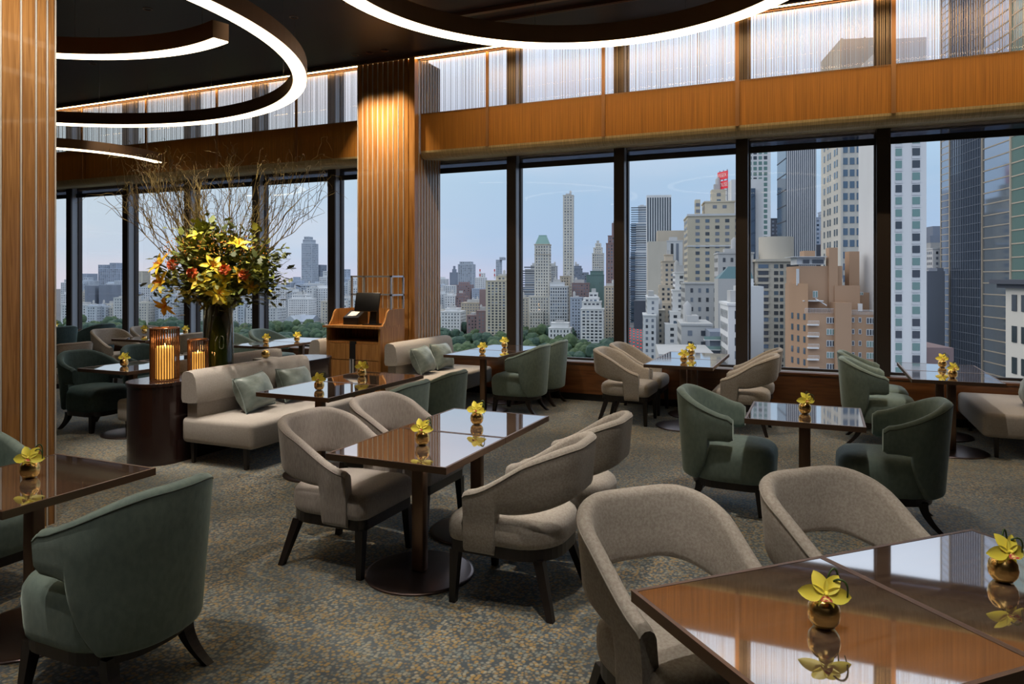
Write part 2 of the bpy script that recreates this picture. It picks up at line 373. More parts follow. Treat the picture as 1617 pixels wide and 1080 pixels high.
for i,m in enumerate(bays):
    a=m+(MW if i else 0); b=(bays[i+1] if i+1<len(bays) else XR)
    f=MB().box(a,b,GY-.02,GY+.03,.545,.575)
    wnd=struct('window_%d'%(i+1),f,MULL)
    ob('pane',MB().box(a,b,GY,GY+.008,.575,5.65),PANE,wnd)
    ob('shade_cloth',MB().box(a+.01,b-.01,GY-.06,GY-.056,3.415,3.62),SHADE,wnd)
    ob('shade_bar',MB().box(a+.01,b-.01,GY-.075,GY-.045,3.345,3.425),SHADEBAR,wnd)

# wood column by the window: slatted faces with steel strips
CXL,CXR,CYF=-6.305,-5.327,8.77
colm=struct('column',MB().box(CXL+.03,CXR-.03,CYF+.03,WY-.07,0,CZ),DARKWOOD,label='square column clad in oak slats with steel strips')
nsl=10; wsl=(CXR-CXL-.10)/nsl
for i in range(nsl):
    x=CXL+i*wsl
    ob('slat',MB().box(x+.010,x+wsl-.010,CYF,CYF+.04,0,CZ),OAK,colm)
    ob('steel_strip',MB().box(x-.004,x+.006,CYF-.008,CYF+.04,0,CZ),STEEL,colm)
ob('corner_board',MB().box(CXR-.095,CXR,CYF-.004,CYF+.10,0,CZ),OAK,colm)
nss=8; ws2=(WY-.08-CYF-.12)/nss
for i in range(nss):
    y=CYF+.11+i*ws2
    ob('slat',MB().box(CXR-.04,CXR-.004,y+.012,y+ws2-.010,0,CZ),OAK,colm)
    ob('steel_strip',MB().box(CXR-.04,CXR+.006,y-.004,y+.008,0,CZ),STEEL,colm)
nl=6; ws3=(WY-.08-CYF-.02)/nl
for i in range(nl):
    y=CYF+.02+i*ws3
    ob('slat',MB().box(CXL,CXL+.04,y+.012,y+ws3-.01,0,CZ),OAK,colm)

# near column at the left edge
NX=-4.95; NYR=3.32
col2=struct('column',MB().box(-6.15,NX-.03,1.9,NYR-.02,0,CZ),DARKWOOD,label='foreground column clad in tall oak boards')
yb=[1.9,2.12,2.34,2.56,2.78,2.955,3.085,3.185,3.262,NYR]
for a,b in zip(yb[:-1],yb[1:]):
    ob('oak_board',MB().box(NX-.04,NX,a+.009,b-.009,0,CZ),OAK,col2)
    ob('steel_strip',MB().box(NX-.03,NX+.006,b-.008,b+.002,0,CZ),STEEL,col2)
for i in range(10):
    x=-6.15+i*.117; ob('oak_board',MB().box(x+.006,x+.111,NYR-.03,NYR,0,CZ),OAK,col2)
    ob('oak_board',MB().box(x+.006,x+.111,1.86,1.9,0,CZ),OAK,col2)

# strand curtain along the window head, with its dense bronze valance
VY=8.90; VT=4.09; VB=3.45
def curtain(x0,x1,lbl,seams):
    mb=MB(); n=int((x1-x0)/.0125)
    for i in range(n):
        x=x0+(i+.5)*(x1-x0)/n+random.uniform(-.004,.004); r=random.uniform(.0014,.0030); zt=CZ-.03
        y=VY-.012+random.uniform(-.004,.004)
        mb.add([(x-r,y,zt),(x+r,y,zt),(x,y+2*r,zt),(x-r,y,VT-.02),(x+r,y,VT-.02),(x,y+2*r,VT-.02)],[(0,1,4,3),(1,2,5,4),(2,0,3,5)])
    root=thing('strand_curtain',lbl[0],'curtain',(0,0,0)); root.location=((x0+x1)/2,VY,CZ)
    off=Vector((-(x0+x1)/2,-VY,-CZ))
    def P(nm,mb,m,kind=None):
        mb.v=[tuple(Vector(v)+off) for v in mb.v]; o=ob(nm,mb,m,root)
        if kind: o['kind']=kind
        return o
    P('strands',mb,STRAND,'stuff')
    P('track',MB().box(x0,x1,VY-.03,VY+.02,CZ-.05,CZ),CEILTRIM)
    P('valance',MB().box(x0,x1,VY,VY+.02,VB+.10,VT),MESHM)
    r=.11; prof=[(VY,VB+.10)]+[(VY+r-r*math.cos(R(a)),VB+r-.01-r*math.sin(R(a))) for a in (15,35,55,75,90)]+[(GY-.12,VB+.075),(GY-.12,VB+.10),(VY+r,VB+.05),(VY+.03,VB+.10)]
    rs=[[(x,y,z) for y,z in prof] for x in (x0,x1)]
    P('rolled_underside',MB().rings(rs,True,True,True,False),LIPB)
    for s in seams:
        if x0<s<x1:
            pr=[(y-.012,z) for y,z in prof[:1]]; P('seam_strap',MB().box(s-.022,s+.022,VY-.02,VY-.006,VB+.09,CZ-.03),SEAM)
s0=onY(953,VY); ds=onY(953,VY)-onY(770,VY)
seams=[s0+ds*i for i in range(-8,7)]
curtain(CXR+.02,XR,('gold strand curtain with amber valance right of the oak column',),seams)
curtain(XL,CXL-.02,('gold strand curtain with dark bronze valance left of the oak column',),seams)

# ceiling trims and cove strip
struct('trim_30',MB().box(XL,XR,VY-.22,VY-.17,CZ-.05,CZ),CEILTRIM)
struct('trim_31',MB().box(-4.6,XR,7.55,7.62,CZ-.045,CZ),CEILTRIM)
ls=thing('cove_light','thin warm light strip in the ceiling above the strand curtains','light strip',(0,VY-.10,CZ))
ob('channel',MB().box(XL+.1,XR-.1,-.03,.03,-.03,0),CEILTRIM,ls)
ob('light_strip',MB().box(XL+.1,XR-.1,-.02,.02,-.036,-.03),STRIPLED,ls)

# bookcase on the far left wall
bc=thing('bookcase','dark built-in shelves on the far left wall','bookcase',(XL+.02,9.0,0))
ob('carcass',MB().box(0,.05,-1.2,.55,0,3.2).box(0,.32,-1.2,-1.16,0,3.2).box(0,.32,.51,.55,0,3.2),WALLP,bc)
for z in (.9,1.35,1.8,2.25,2.7,3.15): ob('shelf',MB().box(.05,.31,-1.16,.51,z,z+.035),SILL,bc)

# ------------------------------------------------------------------ ring lights
def arc_light(name,label,c,r,a0,a1,z,n,wires):
    root=thing(name,label,'pendant light',(c[0],c[1],z))
    wd,ht=.068,.155; segs=n; body=[];led=[]
    for i in range(segs+1):
        a=R(a0+(a1-a0)*i/segs); ca,sa=math.cos(a),math.sin(a)
        q=lambda rr,zz:(rr*ca,rr*sa,zz)
        body.append([q(r-wd,.012),q(r-wd,ht),q(r+wd,ht),q(r+wd,.012)])
        led.append([q(r-wd+.006,0),q(r-wd+.006,.014),q(r+wd-.006,.014),q(r+wd-.006,0)])
    closed=abs(a1-a0)>=360
    ob('casing',MB().rings(body,True,True,True,False),RINGM,root)
    ob('diffuser',MB().rings(led,True,True,True,False),LED,root)
    for a in wires:
        x,y=r*math.cos(R(a)),r*math.sin(R(a))
        ob('wire',MB().tube([(x,y,ht),(x,y,CZ-z)],.0025,5),CHROME,root)
ZR=3.65
arc_light('arc_pendant','large curved bronze pendant light sweeping across the upper left',(-6.93,3.64),2.96,-75,150,ZR,90,(-30,5,30,60,90,120,145))
arc_light('arc_pendant','bronze ring pendant light hanging at the top centre',(-1.39,4.13),1.59,-180,180,ZR,96,(-150,-90,-30,30,75,120,165))
arc_light('arc_pendant','short curved pendant light with a square end inside the large left arc',(-5.01,2.51),1.93,74,165,ZR,40,(82,120,155))
arc_light('arc_pendant','small low curved pendant light tip near the branches by the far windows',(-11.65,8.06),1.54,-120,20,ZR-.0,40,(-100,-45,10))

# ------------------------------------------------------------------ chairs
def leg(mb,b,t,z0,z1,bend=None,n=6):
    """square tapered leg from foot b=(x,y,half) to top t=(x,y,half); bend bows it out for sabre legs"""
    rs=[]
    for i in range(n+1):
        u=i/n; z=z0+(z1-z0)*u
        k=(1-u)**2 if bend else (1-u)
        x=t[0]+(b[0]-t[0])*k; y=t[1]+(b[1]-t[1])*k; h=b[2]+(t[2]-b[2])*u
        rs.append([(x-h,y-h,z),(x+h,y-h,z),(x+h,y+h,z),(x-h,y+h,z)])
    return mb.rings(rs,True,True,True,False)
def make_cutout_chair(fab):
    root=thing('armchair','x','chair')
    ol=outline(.285,-.30,.31,.06,.22,8)
    mb=MB(); loft(mb,ol,[(.335,.012),(.345,.002),(.37,-.004),(.42,-.004),(.45,.008),(.468,.03),(.478,.06)],dome=.022)
    ob('seat_cushion',mb,fab,root)
    mb=MB(); loft(mb,outline(.275,-.29,.30,.05,.21,8),[(.275,0),(.338,0)],smooth=False); ob('seat_frame',mb,DARKWOOD,root)
    P,S,T=upath2(.268,-.335,.20,.18,extra=(.002,.006,.012,.02,.17,.176,.182,.188,.196,.21))
    top=[];bot=[]
    for p,s in zip(P,S):
        u=s/(T/2); top.append(.60+.03*sstep(0,.03,s)*0+ .26*sstep(.0,.80,u)**.9+.012*sstep(0,.02,s))
        lo=.505+.085*sstep(.30,.9,u)
        bot.append(lo if s>.19 else (.285 if s<.17 else .285+(lo-.285)*sstep(.17,.192,s)))
    P2=[]
    for (x,y,nx,ny),s in zip(P,S): P2.append((x,y,nx,ny))
    mb=MB(); shell(mb,P2,top,bot,.062,.09,.45); bk_=ob('wraparound_back',mb,fab,root); ob('piping',piping(P2,top,bot,.062,.09,.45),PIPE[fab.name],bk_)
    for sy in (-1,1):
        ob('leg',leg(MB(),(.275,sy*.265,.017),(.268,sy*.245,.026),0,.28),DARKWOOD,root)
        ob('leg',leg(MB(),(-.285,sy*.275,.017),(-.20,sy*.22,.026),0,.28),DARKWOOD,root)
    return root
def make_barrel_chair(fab):
    root=thing('barrel_chair','x','chair')
    mb=MB(); loft(mb,outline(.272,-.27,.345,.17,.24,8),[(.225,.02),(.235,.006),(.27,0),(.38,-.008),(.43,-.004),(.462,.016),(.482,.045)],dome=.028)
    ob('seat_cushion',mb,fab,root)
    mb=MB(); loft(mb,outline(.258,-.255,.33,.16,.22,8),[(.175,.004),(.228,0)],smooth=False); ob('seat_frame',mb,DARKWOOD,root)
    P,S,T=upath2(.262,-.30,.085,.235,extra=(.003,.008,.015,.025,.175,.177,.18,.184,.19,.197,.205,.215,.225,.24,.255,.27,.28))
    top=[];bot=[]
    for p,s in zip(P,S):
        u=s/(T/2); top.append(.70+.025*sstep(0,.04,s)+.155*sstep(.04,.85,u))
        lo=.545-.015*sstep(0,.03,s)
        if s<.175: b=lo-.008*sstep(.10,.175,s)
        else: b=.225+(lo-.008-.225)*(1-min(1,((s-.175)/.10))**.45)
        bot.append(b)
    mb=MB(); shell(mb,P,top,bot,.066,.075,.25); bk_=ob('wing_back',mb,fab,root); ob('piping',piping(P,top,bot,.066,.075,.25),PIPE[fab.name],bk_)
    for sy in (-1,1):
        ob('leg',leg(MB(),(.275,sy*.235,.019),(.255,sy*.21,.028),0,.20),DARKWOOD,root)
        ob('leg',leg(MB(),(-.285,sy*.215,.019),(-.17,sy*.185,.03),0,.20,bend=True,n=8),DARKWOOD,root)
    return root
protoA=make_cutout_chair(GREY); protoA2=make_cutout_chair(GREY2)
protoB=make_barrel_chair(GREEN); protoT=make_barrel_chair(TEAL)
used=set()
def chair(proto,x,y,deg,label,group):
    o=place(proto,proto.name in used,(x,y,0),R(deg),label,group); used.add(proto.name); return o
GA='grey armchairs with cut-out backs'; GB='green barrel chairs'
chair(protoA,-2.70,3.66,0,'taupe cut-out armchair left of the centre table, nearest the camera',GA)
chair(protoA,-2.70,4.38,0,'taupe cut-out armchair left of the centre table, the farther one',GA)
chair(protoA2,-1.53,3.63,180,'stone grey cut-out armchair right of the centre table, nearest the camera',GA)
chair(protoA2,-1.50,4.33,180,'stone grey cut-out armchair right of the centre table, the farther one',GA)
chair(protoA2,-.45,2.60,-45.5,'beige cut-out armchair at the large near table, left of the pair',GA)
chair(protoA2,.17,3.19,-45.5,'beige cut-out armchair at the large near table, right of the pair',GA)
chair(protoA2,-2.15,8.46,0,'pale cut-out armchair left of the window table behind, nearer one',GA)
chair(protoA2,-2.15,9.17,0,'pale cut-out armchair left of the window table, against the sill',GA)
chair(protoA2,-.83,8.45,180,'pale cut-out armchair right of the middle window table, nearer one',GA)
chair(protoA2,-.83,9.15,180,'pale cut-out armchair right of the middle window table, by the sill',GA)
chair(protoA2,-10.72,8.25,0,'grey armchair at the far left window table, seen from the front left',GA)
chair(protoA2,-10.72,8.98,0,'grey armchair nearest the glass at the far left window table',GA)
chair(protoA2,-9.32,8.25,180,'cream armchair seen from behind, between the lantern and the tall vase',GA)
chair(protoA2,-14.15,9.1,0,'pale armchair in the far left corner beside the shelves',GA)
chair(protoA2,-9.42,6.35,180,'cream armchair back showing behind the teal chair by the oak column',GA)
chair(protoB,-2.81,2.17,180,'sage green barrel chair seen from behind in the bottom left corner',GB)
chair(protoB,-4.36,2.42,0,'green barrel chair half out of frame behind the near left table',GB)
chair(protoB,-.66,5.67,-3,'green barrel chair left of the single table with one orchid',GB)
chair(protoB,.45,5.74,183,'green barrel chair right of the single table with one orchid',GB)
chair(protoB,.54,8.45,0,'green barrel chair left of the right-hand window table, nearer one',GB)
chair(protoB,.54,9.15,0,'green barrel chair left of the right-hand window table, by the sill',GB)
chair(protoB,-3.57,8.50,180,'green barrel chair at the window table by the column, nearer one',GB)
chair(protoB,-3.57,9.20,180,'green barrel chair at the window table by the column, against the sill',GB)
chair(protoB,-3.38,5.08,180,'green barrel chair seen from behind opposite the cream sofa, nearer one',GB)
chair(protoB,-3.38,5.78,180,'green barrel chair seen from behind opposite the cream sofa, farther one',GB)
chair(protoB,-8.25,8.4,0,'pale green barrel chair right of the tall vase at the far window table',GB)
chair(protoB,-8.25,9.15,0,'pale green barrel chair facing us at the far window table behind the sofa',GB)
chair(protoT,-7.70,5.62,0,'dark teal barrel chair beside the oak column, left of the lanterns',GB)
chair(protoT,-7.70,6.42,0,'dark teal barrel chair behind the table left of the lanterns',GB)
chair(protoT,-12.5,8.35,180,'dark teal barrel chair seen from behind near the far left corner, left of the two',GB)
chair(protoT,-12.5,9.10,180,'dark teal barrel chair seen from behind near the far left corner, by the glass',GB)

# ------------------------------------------------------------------ tables
TZ=.745; TU=.765
def make_table(w,d):
    root=thing('pedestal_table','x','table')
    hx,hy=w/2,d/2; e=.014
    mb=MB(); mb.box(-hx,hx,-hy,-hy+e,TZ-.036,TZ).box(-hx,hx,hy-e,hy,TZ-.036,TZ).box(-hx,-hx+e,-hy+e,hy-e,TZ-.036,TZ).box(hx-e,hx,-hy+e,hy-e,TZ-.036,TZ).box(-hx+e,hx-e,-hy+e,hy-e,TZ-.036,TZ-.012)
    ob('table_frame',mb,BRONZE,root)
    ob('glass_top',MB().box(-hx+e+.0015,hx-e-.0015,-hy+e+.0015,hy-e-.0015,TZ-.012,TZ-.001),TTOP,root)
    link('pole',rbox_mesh('pole',.078,.062,TZ-.048,.008,2),BRONZE,root,loc=(0,0,.012+(TZ-.048)/2))
    ob('base_disc',MB().lathe([(.318,0),(.32,.004),(.318,.010),(.30,.0125),(.05,.014)],56),BRONZED,root)
    return root
protoTb=make_table(TU,TU-.012)
tused=[0]
def table(x,y,rz,label):
    o=place(protoTb,tused[0],(x,y,0),rz,label,'bronze pedestal tables'); tused[0]=1; return o
def row(xc,y0,names,rz=0):
    for i,n in enumerate(names): table(xc,y0+TU*(i+.5)-.006*i,rz,n)
row(-2.553+.39,3.235,['bronze edged table in the centre with one orchid, near half','bronze edged table in the centre with one orchid, far half'])
row(-.497+.383,5.21,['small bronze table with one orchid between two green chairs'])
row(-3.93+.39,1.885,['bronze edged table at the left edge beside the oak column'])
row(-4.467+.40,4.72,['bronze edged table before the cream sofa, near half','bronze edged table before the cream sofa, far half'])
row(-4.431+.385,7.985,['window table by the column, near half','window table by the column, half against the sill'])
row(-1.847+.375,8.00,['middle window table, near half','middle window table, half against the sill'])
row(.804+.378,7.86,['right-hand window table, near half','right-hand window table, half against the sill'])
row(-7.40+.38,5.20,['bronze table left of the lanterns with one orchid','bronze table hidden behind the lanterns, farther half'])
row(-10.46+.38,7.92,['far left window table with small orchid, near half','far left window table, half against the glass'])
row(-7.92+.38,7.86,['far window table behind the sofa, near half','far window table behind the sofa, half against the sill'])
row(-13.35,8.45,['table in the far left corner beyond the teal chairs'])
a2=R(44.5); u2=Vector((math.cos(a2),math.sin(a2))); v2=Vector((-math.sin(a2),math.cos(a2))); o2=Vector((.011,1.636))
for i,n in enumerate(['large near table in the bottom right, left half with one orchid','large near table in the bottom right, right half with one orchid']):
    p=o2+u2*(TU*(i+.5)-.004*i)+v2*(.808-TU/2); table(p.x,p.y,a2,n)

# ------------------------------------------------------------------ sofas, pillows
def sofa(name,x0,y0,y1,deg,label,nseat=1):
    """seat .88 deep; local +X is the front, length along local Y"""
    L=y1-y0; root=thing('sofa',label,'sofa',(x0,(y0+y1)/2,0),R(deg))
    link('seat_cushion',rbox_mesh('seat_cushion',.86,L,.235,.045,4),CREAM,root,loc=(.43,0,.31))
    # back pad: leaning slab
    prof=[(.015,.56),(.0,.60),(.005,.82),(.03,.858),(.09,.865),(.15,.85),(.185,.80),(.215,.60),(.20,.565),(.10,.555)]
    n=12; rs=[]
    for i in range(n+1):
        u=i/n; y=-L/2+L*u; k=1-.0*abs(2*u-1)
        e=min(u,1-u)*L; sh=.012*max(0,1-e/.03)
        rs.append([(.11+(x-.11)*(1-sh*4),y,.70+(z-.70)*(1-sh*4)) for x,z in prof])
    ob('back_pad',MB().rings(rs,True,True,True,True),CREAM,root)
    ob('back_support',MB().box(.03,.15,-L/2+.05,L/2-.05,.40,.60),CREAM,root)
    for x in (.10,.74):
        for y in (-L/2+.06,L/2-.06):
            ob('leg',MB().frus((x,y,.015,.015),(x,y,.022,.022),0,.20),DARKWOOD,root)
    return root
sofa('sofa',-5.48,4.86,6.45,0,'cream sofa with two grey green pillows beside the long dark console')
sofa('sofa',-5.30,7.95,9.50,0,'cream sofa with two grey green pillows between the oak column and window table')
sofa('sofa',-6.07,5.30,6.90,180,'cream sofa behind the console, facing away to the left')
sofa('sofa',-6.42,8.05,9.45,180,'cream sofa end showing left of the oak service cabinet')
sofa('sofa',2.28,8.08,9.50,180,'taupe bench sofa at the right edge by the window')
def pillow_mesh():
    mb=MB(); n=14; vs=[];fs=[]
    for side in (1,-1):
        o=len(vs)
        for i in range(n+1):
            for j in range(n+1):
                a=2*i/n-1; b=2*j/n-1
                pin=1-.10*(1-abs(a)**1.6)*abs(b)**6*1.0; pin2=1-.10*(1-abs(b)**1.6)*abs(a)**6
                t=max(0,(1-a*a))**.42*max(0,(1-b*b))**.42
                wr=.006*math.sin(7*a+3*b)*t+.004*math.sin(11*b-4*a)*t
                vs.append((a*.5*pin2,b*.5*pin,side*(.165*t+wr)))
        for i in range(n):
            for j in range(n):
                q=(o+i*(n+1)+j,o+(i+1)*(n+1)+j,o+(i+1)*(n+1)+j+1,o+i*(n+1)+j+1); fs.append(q if side>0 else q[::-1])
    mb.add(vs,fs,True)
    bm=bmesh.new(); m=mb.mesh('pillow'); bm.from_mesh(m); bmesh.ops.remove_doubles(bm,verts=bm.verts,dist=.002); bm.to_mesh(m); bm.free()
    m.polygons.foreach_set('use_smooth',[True]*len(m.polygons)); return m
PM=pillow_mesh()
def piping_mesh():
    pts=[];n=14
    for s in range(4):
        for i in range(n):
            a=2*i/n-1; pin=.5*(1-.10*(1-abs(a)**1.6))
            x,y=[(a*.5,-pin),(pin,a*.5),(-a*.5,pin),(-pin,-a*.5)][s]; pts.append((x,y,0))
    pts.append(pts[0]); return MB().tube(pts,.011,6).mesh('piping')
PPM=piping_mesh()
def pillow(loc,size,rot,label):
    o=link('throw_pillow',PM,PILLOW,None,loc,rot); o.scale=(size[0],size[1],size[2]); tag(o,label,'pillow','grey green throw pillows')
    link('piping',PPM,PILLOW,o)
# pillows lean on the sofa back: local x along sofa length, local y up, normal to +X
def lean(x,y,z,s,tilt,yaw,roll,label,h=None):
    M=Matrix.Rotation(R(yaw),4,'Z')@Matrix.Rotation(R(-tilt),4,'Y')@Matrix(((0,0,1,0),(1,0,0,0),(0,1,0,0),(0,0,0,1)))@Matrix.Rotation(R(roll),4,'Z')
    pillow((x,y,z),(s,h or s*.86,.80),M.to_euler(),label)
lean(-5.12,5.42,.605,.46,24,6,3,'grey green pillow on the cream sofa beside the console, nearer one',.36)
lean(-5.13,6.02,.605,.46,22,2,-2,'grey green pillow on the cream sofa beside the console, farther one',.36)
lean(-4.95,8.36,.615,.42,24,4,2,'grey green pillow on the sofa by the column, nearer one',.38)
lean(-4.95,8.88,.615,.42,22,-2,-2,'grey green pillow on the sofa by the column, farther one',.38)
lean(1.98,8.62,.63,.46,20,180,0,'teal pillow on the taupe bench at the right edge',.42)

# ------------------------------------------------------------------ orchid bowls
def petal_mesh(name,L,W,curl,cup,n=7,m=5,tipz=0):
    vs=[];fs=[]
    for i in range(n+1):
        u=i/n; wd=W*(math.sin(PI*min(1,u*.93+.05))**.75)*(1 if u<.98 else .4)
        for j in range(m+1):
            v=2*j/m-1
            vs.append((L*u,v*wd,curl*u*u*L+cup*v*v*wd+tipz*u))
    for i in range(n):
        for j in range(m):
            fs.append((i*(m+1)+j,(i+1)*(m+1)+j,(i+1)*(m+1)+j+1,i*(m+1)+j+1))
    mb=MB(); mb.add(vs,fs,True); return mb.mesh(name)
PET=petal_mesh('petal',.064,.0195,-.20,.25); PET.materials.append(PETAL)
LIP=petal_mesh('lip',.030,.013,.6,-.6); LIP.materials.append(LIPM)
COLU=MB().tube([(0,0,0),(.008,0,.006),(.017,0,.003)],[.005,.006,.004],7).mesh('column_tip'); COLU.materials.append(PETAL)
BOWL=MB().lathe([(.018,0),(.030,.004),(.041,.020),(.0445,.040),(.041,.060),(.031,.076),(.025,.081),(.021,.079),(.024,.070)],32,cap1=False).mesh('bowl'); BOWL.materials.append(GOLD)
def loopm(h,w,tw):
    pts=[]
    for i in range(15):
        a=PI*1.25*i/14; pts.append((w*(1-math.cos(a))/1.0,tw*math.sin(a*.7),.07+h*math.sin(a*.8)))
    return MB().tube(pts,[.0016+.0016*math.sin(PI*i/14) for i in range(15)],5).mesh('grass_loop')
LOOP1=loopm(.085,.022,.012); LOOP1.materials.append(BLADE)
LOOP2=loopm(.070,.030,-.01); LOOP2.materials.append(BLADE)
SPR=petal_mesh('leaf_tip',.085,.008,.3,.2); SPR.materials.append(BLADE)
def make_orchid(kind):
    root=thing('orchid_bowl','x','vase')
    link('bowl',BOWL,GOLD,root)
    c=Vector((.0,-.020,.100)) if kind==0 else Vector((0,-.005,.098))
    # bloom faces local -Y, tilted up
    for a,s in ((58,1.0),(118,1.0),(2,1.1),(176,1.1),(-84,1.0)):
        M=Matrix.Rotation(R(74),4,'X')@Matrix.Rotation(R(a+random.uniform(-6,6)),4,'Z')
        o=link('petal',PET,PETAL,root,c,M.to_euler()); o.scale=(s,s*1.05,s)
    M=Matrix.Rotation(R(68),4,'X')@Matrix.Rotation(R(-90),4,'Z')@Matrix.Rotation(R(-35),4,'Y')
    o=link('lip',LIP,LIPM,root,c+Vector((0,-.012,.002)),M.to_euler()); o.scale=(1.1,1.25,1.1)
    link('column_tip',COLU,PETAL,root,c,(R(68)-PI/2,0,-PI/2))
    link('grass_loop',LOOP1,BLADE,root,(.006,.006,0),(0,0,R(20)))
    link('grass_loop',LOOP2,BLADE,root,(.004,.01,0),(0,0,R(-15)))
    if kind: link('leaf_tip',SPR,BLADE,root,(.004,.004,.08),(0,R(-48),R(15)))
    return root
pO=make_orchid(0); pO2=make_orchid(1); oused=set()
def orchid(p,px,py,turn,label,xy=None,s=1.0):
    x,y=xy if xy else inv(px,py,TZ)
    o=place(p,p.name in oused,(x,y,TZ),YAW+R(turn),label,'gold orchid bowls on the tables'); oused.add(p.name); o.scale=(s,s,s)
for a in [(pO,667,702,-12,'gold bowl with a yellow orchid on the near half of the centre table'),
 (pO,753,669.5,-18,'gold bowl with a yellow orchid on the far half of the centre table'),
 (pO,1301,989,-14,'large gold bowl with a yellow orchid at the near table, bottom right'),
 (pO,1584,917,10,'gold bowl with a yellow orchid near the right edge of the large near table'),
 (pO,1271,653,8,'gold bowl with one orchid on the small single table'),
 (pO,47.4,754,12,'gold bowl with a yellow orchid at the left edge table'),
 (pO,504,615.5,-10,'gold orchid bowl on the sofa table, left one'),
 (pO,571.4,594,5,'gold orchid bowl on the sofa table, right one in front of the cabinet'),
 (pO2,761.8,558.6,-5,'gold orchid bowl on the window table by the column, left one'),
 (pO2,796.6,548.8,10,'gold orchid bowl on the window table by the column, right one'),
 (pO2,1080,572.3,0,'gold orchid bowl on the middle window table, nearer one'),
 (pO2,1091.5,560.8,6,'gold orchid bowl on the middle window table, by the glass'),
 (pO2,1488,580,-10,'gold orchid bowl on the right-hand window table, by the glass'),
 (pO,1504,596.5,10,'gold orchid bowl on the right-hand window table, nearer one'),
 (pO2,196,578,0,'gold orchid bowl on the table left of the lanterns'),
 (pO2,228,526.8,0,'small gold orchid bowl on the far left window table'),
 (pO2,420,542.4,-10,'small gold orchid bowl on the far window table right of the tall vase, left one'),
 (pO2,469,539,0,'small gold orchid bowl on the far window table right of the tall vase, right one')]: orchid(*a)
orchid(pO2,0,0,0,'small gold orchid bowl left of the tall vase by the far glass',xy=(-10.15,9.1))
orchid(pO2,0,0,0,'small gold orchid bowl in the far left corner',xy=(-13.4,8.98))

# ------------------------------------------------------------------ console with lanterns, vase and books
CC=(-5.78,5.95); CHF=.755
con=thing('console_table','long dark lacquered console with rounded end behind the cream sofa','console',(CC[0],CC[1],0))
ol=outline(.27,-1.36,1.36,.268,.268,14); ol=[(-y,x) for x,y in ol]
loft2=MB(); loft(loft2,ol,[(.0,.012),(.72,.012)],smooth=False); ob('body',loft2,DRUM,con)
mbt=MB(); loft(mbt,ol,[(.722,0),(CHF-.004,0),(CHF,.004)],smooth=False); ob('top',mbt,DRUM,con)
def lantern(x,y,r,h,n,label):
    root=thing('rod_lantern',label,'lantern',(x,y,CHF))
    ob('base_ring',MB().lathe([(r,0),(r,.012),(r-.02,.012),(r-.02,0)],40),ROD,root)
    ob('top_ring',MB().lathe([(r+.003,h-.014),(r+.003,h),(r-.010,h),(r-.010,h-.014),(r+.003,h-.014)],40,cap0=False,cap1=False),ROD,root)
    rod=MB().tube([(0,0,.01),(0,0,h-.005)],.0050,6).mesh('rod'); rod.materials.append(ROD)
    for i in range(n):
        a=2*PI*i/n; link('rod',rod,ROD,root,((r-.004)*math.cos(a),(r-.004)*math.sin(a),0))
    c=ob('candle',MB().lathe([(r*.60,.014),(r*.60,h*.60),(r*.56,h*.645),(r*.40,h*.63),(.004,h*.62)],28),CANDLE,root)
    ob('flame',MB().lathe([(.001,h*.63),(.006,h*.65),(.005,h*.675),(.001,h*.70)],10),FLAME,root)
    lt=bpy.data.lights.new('candle_light','POINT'); lt.energy=1.2*r/.12; lt.color=(1,.5,.15); lt.shadow_soft_size=.03
    link('candle_light',lt,None,root,(0,0,h*.76))
lantern(-5.735,4.90,.130,.50,34,'tall amber rod lantern with lit candle on the console')
lantern(-5.63,5.20,.098,.37,27,'short amber rod lantern with lit candle on the console')
VX,VYp=-5.80,5.62
vz=thing('glass_vase','tall clear glass cylinder vase lined with green leaves','vase',(VX,VYp,CHF))
ob('glass',MB().lathe([(.150,0),(.150,.70),(.146,.70),(.146,.012)],48,cap1=True),VGLASS,vz)
lm=MB()
for i in range(16):
    a0=2*PI*i/16+random.uniform(-.1,.1); rs=[]
    for k in range(9):
        u=k/8; z=.02+.60*u; w=.30*math.sin(PI*min(1,u*.8+.12)); tw=.25*u
        rs.append([((.132-.006*(i%3))*math.cos(a0+tw+q*w),(.132-.006*(i%3))*math.sin(a0+tw+q*w),z) for q in (-1,-.5,0,.5,1)])
    lm.rings(rs,False,False,False,True)
lm.lathe([(.118,.01),(.118,.61)],24)
ob('leaf_lining',lm,VASEGREEN,vz)
bq=thing('flower_arrangement','tall bouquet of yellow lilies, green leaves and curly willow branches','bouquet',(VX,VYp,CHF+.60))
rnd=random.Random(11)
def leafpts(mb,p,d,L,W,lobed=True):
    d=Vector(d).normalized(); s=d.cross(Vector((rnd.uniform(-.4,.4),rnd.uniform(-.4,.4),1))).normalized(); n=s.cross(d)
    if lobed: cont=[(0,0),(.18,.42),(.36,.34),(.48,.55),(.66,.30),(1,0)]
    else: cont=[(0,0),(.2,.3),(.45,.42),(.75,.26),(1,0)]
    vs=[p+d*(L*u)+s*(W*v)+n*(.12*W*v) for u,v in cont]+[p+d*(L*u)-s*(W*v)+n*(.12*W*v) for u,v in cont[1:-1]]
    k=len(cont); up=list(range(k)); lo=[0]+[k+i for i in range(k-2)]+[k-1]
    fs=[]
    for i in range(k-1):
        q=(up[i],lo[i],lo[i+1],up[i+1]); q=tuple(dict.fromkeys(q))
        if len(q)>2: fs.append(q)
    mb.add(vs,fs,True)
fol=MB(); fold=MB(); ber=MB()
